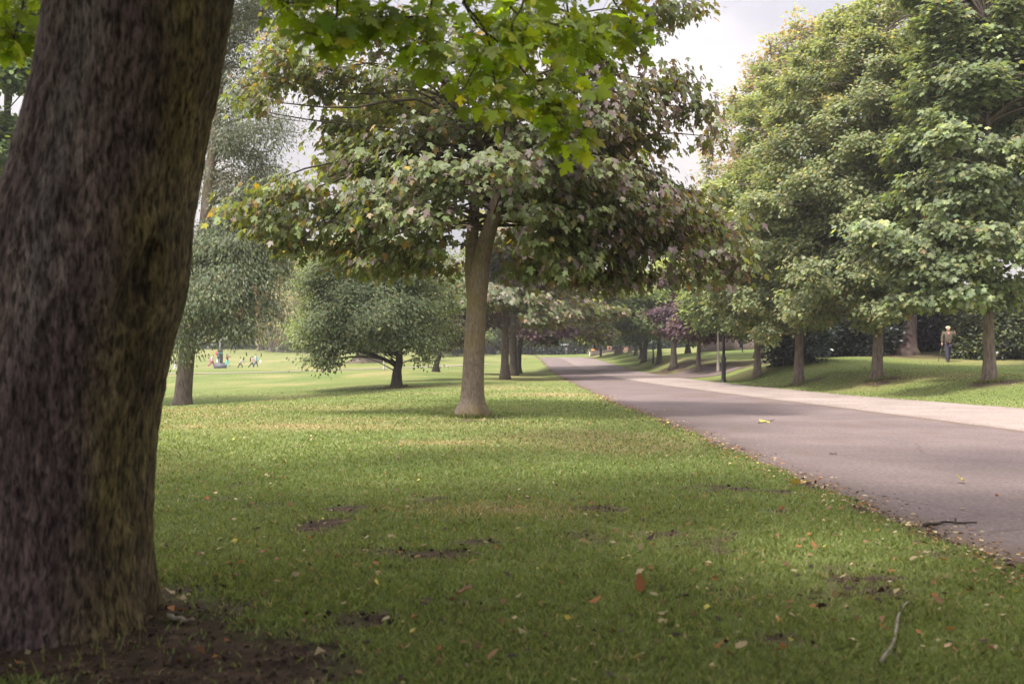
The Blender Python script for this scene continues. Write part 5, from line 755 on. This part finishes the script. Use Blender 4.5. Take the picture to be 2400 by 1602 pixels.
def litter():
    rng = np.random.RandomState(77); fl = lambda px, v: ((px - U0) / (v - V0) * EYE, F * EYE / (v - V0))
    for px, v, s, k, lab, up in [(1062, 1432, .13, 'brown', 'large curled brown leaf lying on the grass in the lower middle', None), (1020, 1425, .08, 'dark', 'dark crumpled leaf touching the large curled brown leaf', None), (1500, 1405, .085, 'orange', 'orange leaf standing on edge in the near grass', True), (1500, 1305, .05, 'pale', 'pale leaf scrap above the orange upright leaf', True), (640, 1400, .07, 'dark', 'blackish leaf beside a pale scrap on the left lawn', None), (612, 1408, .06, 'pale', 'pale leaf scrap beside the blackish one on the left lawn', None), (1805, 990, .22, 'yellow', 'yellowish leafy sprig lying in the middle of the near road', None), (2258, 1132, .09, 'yellow', 'curled yellow leaf on the near road, toward the right', None), (1872, 1138, .12, 'yellow', 'yellow leaf at the ragged road edge', None), (1890, 1132, .10, 'yellow', 'smaller yellow leaf overlapping the road edge', None), (1380, 1425, .06, 'orange', 'orange leaf lower left of the upright orange one', None), (950, 1545, .08, 'pale', 'pale pinkish leaf near the bare soil at the bottom', None), (1920, 1293, .06, 'orange', 'reddish leaf near the road on the right grass', None), (1660, 1165, .16, 'brown', 'long orange-brown leaf near the road edge', None), (2060, 1400, .06, 'dark', 'dark leaf beside the bent twig', None)]:
        x, y = fl(px, v); fallen(x, y, s, k, rng, lab, 'fallen leaves', up)
    for i in range(240):
        v = 960 + 620 * rng.rand() ** .8; px = rng.uniform(380, 2350); x, y = fl(px, v); k = ['brown', 'orange', 'pale', 'dark', 'yellow'][rng.choice(5, p=[.34, .2, .24, .17, .05])]; road = x > x_left(np.array([y]))[0]
        if road and rng.rand() < .72: continue
        fallen(x, y, rng.uniform(.022, .055) * (1.0 + y * .012), k, rng, WORD[k] + (' scattered on the asphalt road' if road else ' scattered on the near lawn'), 'scattered fallen leaves', lift=.008 if road else .022)
    n = 8000; y = 3.2 * (30 / 3.2) ** rng.rand(n); e = rng.rand(n) < .42; x = np.where(e, x_left(y) + rng.normal(.05, .16, n), (rng.rand(n) * 2 - 1) * (.6 * y + .5)); ok = e | ((x < x_left(y)) & (fbm(x * .9 + 2, y * .6, 3) > .40 + .16 * rng.rand(n))); x, y = x[ok], y[ok]; n = len(x)
    c = np.stack([x, y, gz(x, y) + np.where(x > x_left(y), .008, .024)], 1); m = MB(); col = palette(rng, n, list(LITTER.values()), [4, 2, 4, 3, .6], .25); a = rng.rand(n) * 6.28
    add_leaves(m, c, np.stack([np.cos(a), np.sin(a), rng.normal(0, .15, n)], 1), unit(rng.normal(size=(n, 3)) * [.4, .4, .1] + [0, 0, 1]), (.016 + .032 * rng.rand(n) ** 2) * (1 + .02 * y), col, KITE, .2, .2); tag(m.build('leaf_litter', FLM), 'tiny leaf scraps scattered over the grass and along the road edge', 'leaf litter', kind='stuff')
    n = 60000; y = 3.2 * (12 / 3.2) ** rng.rand(n); x = (rng.rand(n) * 2 - 1) * (.6 * y + .4); ok = (rng.rand(n) < dirt_mask(x, y) * .8) & (x < x_left(y) + .1); x, y = x[ok][:9000], y[ok][:9000]; n = len(x)
    m = MB(); add_leaves(m, np.stack([x, y, gz(x, y) + .004], 1), rng.normal(size=(n, 3)), unit(rng.normal(size=(n, 3)) + [0, 0, .8]), .008 + .022 * rng.rand(n) ** 3, palette(rng, n, [(.06, .04, .03), (.12, .085, .06), (.035, .024, .02), (.22, .16, .11)], [3, 2, 3, .5], .25), KITE * [1.6, 1], .5, .6); tag(m.build('soil_crumbs', FLM), 'crumbs of bare brown soil and bark on the worn patches', 'soil', kind='stuff')
    def twig(pts, r, label):
        q = [np.array([*fl(*p), 0]) for p in pts]
        for p in q: p[2] = float(gz(p[0], p[1])) + .018
        m = MB(); s = spline(q, 16); s[:, 2] += .004 * np.sin(np.arange(16)); m.tube(s, np.linspace(r, r * .5, 16), 6); o = m.build('twig', BARK_PALE if 'pale' in label else BARK_DARK, origin=q[0], smooth=True); o.location = q[0]; tag(o, label, 'twig')
        m = MB(); e = s[10]; m.tube([e, e + [.03, .05, .02], e + [.05, .12, .01]], [r * .5, r * .4, r * .2], 5); m.build('side_shoot', BARK_DARK, o, q[0])
    twig([(2065, 1570), (2095, 1520), (2108, 1450), (2128, 1425)], .008, 'bent pale twig lying in the dark grass at lower right'); twig([(2165, 1236), (2215, 1229), (2290, 1231)], .012, 'dark straight stick lying on the near road'); twig([(1778, 993), (1800, 989), (1815, 985)], .008, 'short dark twig under the yellow sprig on the road'); twig([(395, 1470), (420, 1474), (455, 1478)], .012, 'pale stub of root at the right foot of the huge near trunk'); twig([(2015, 958), (2025, 957), (2040, 955)], .008, 'small dark twig fragment on the road near the pale path'); twig([(1945, 1066), (1955, 1066), (1962, 1067)], .007, 'short dark twig alone on the asphalt in the middle of the near road')
litter()

# --- two unseen trees, added so that their crowns shade the near grass and road
def shade_tree(x, y, seed, label):
    rng = np.random.RandomState(seed); b = np.array([x, y, float(gz(x, y))]); r = empty('maple_tree', b, label, 'tree'); tm = MB(); st = trunk_mesh(tm, [b, b + [.1, 0, 3], b + [0, .2, 6], b + [.1, .1, 9]], .34, .1, .5)
    pads = auto_pads(rng, [(x, y, 7.0, 5.2, 5.2, 3.2), (x, y, 9, 4, 4, 2.5)], 60, .4, .36)
    for p in pads[::4]: limb(tm, rng, st, p[:3], .07)
    cm = MB(); foliage(cm, None, rng, pads, 15000, .26, [(.07, .11, .03), (.09, .13, .035)], [1, 1], MAPLE, np.array([x, y, 6]), .4, 8, .3, .5, .5, .6, False); tm.build('trunk', BARK, r, b, smooth=True); cm.build('crown', LEAF, r, b)
shade_tree(-2.0, -9.5, 201, 'unseen avenue maple added behind the viewpoint for shade, in line with the huge near trunk'); shade_tree(6.0, 0.4, 202, 'unseen maple added beside the viewpoint to shade the near road')

# ------------------------------------------------------------------ the thin veil of air over the park
hm, t, out = new_mat('haze_air'); pv = nd('ShaderNodeVolumePrincipled', t); pv.inputs['Color'].default_value = (.93, .92, .95, 1); pv.inputs['Density'].default_value = .0008; pv.inputs['Anisotropy'].default_value = .3
t.links.new(pv.outputs[0], out.inputs['Volume']); m = MB(); m.box((0, 260, 15), (900, 720, 60)); o = m.build('haze', hm); tag(o, 'thin pale air over the whole park', 'haze', kind='stuff')
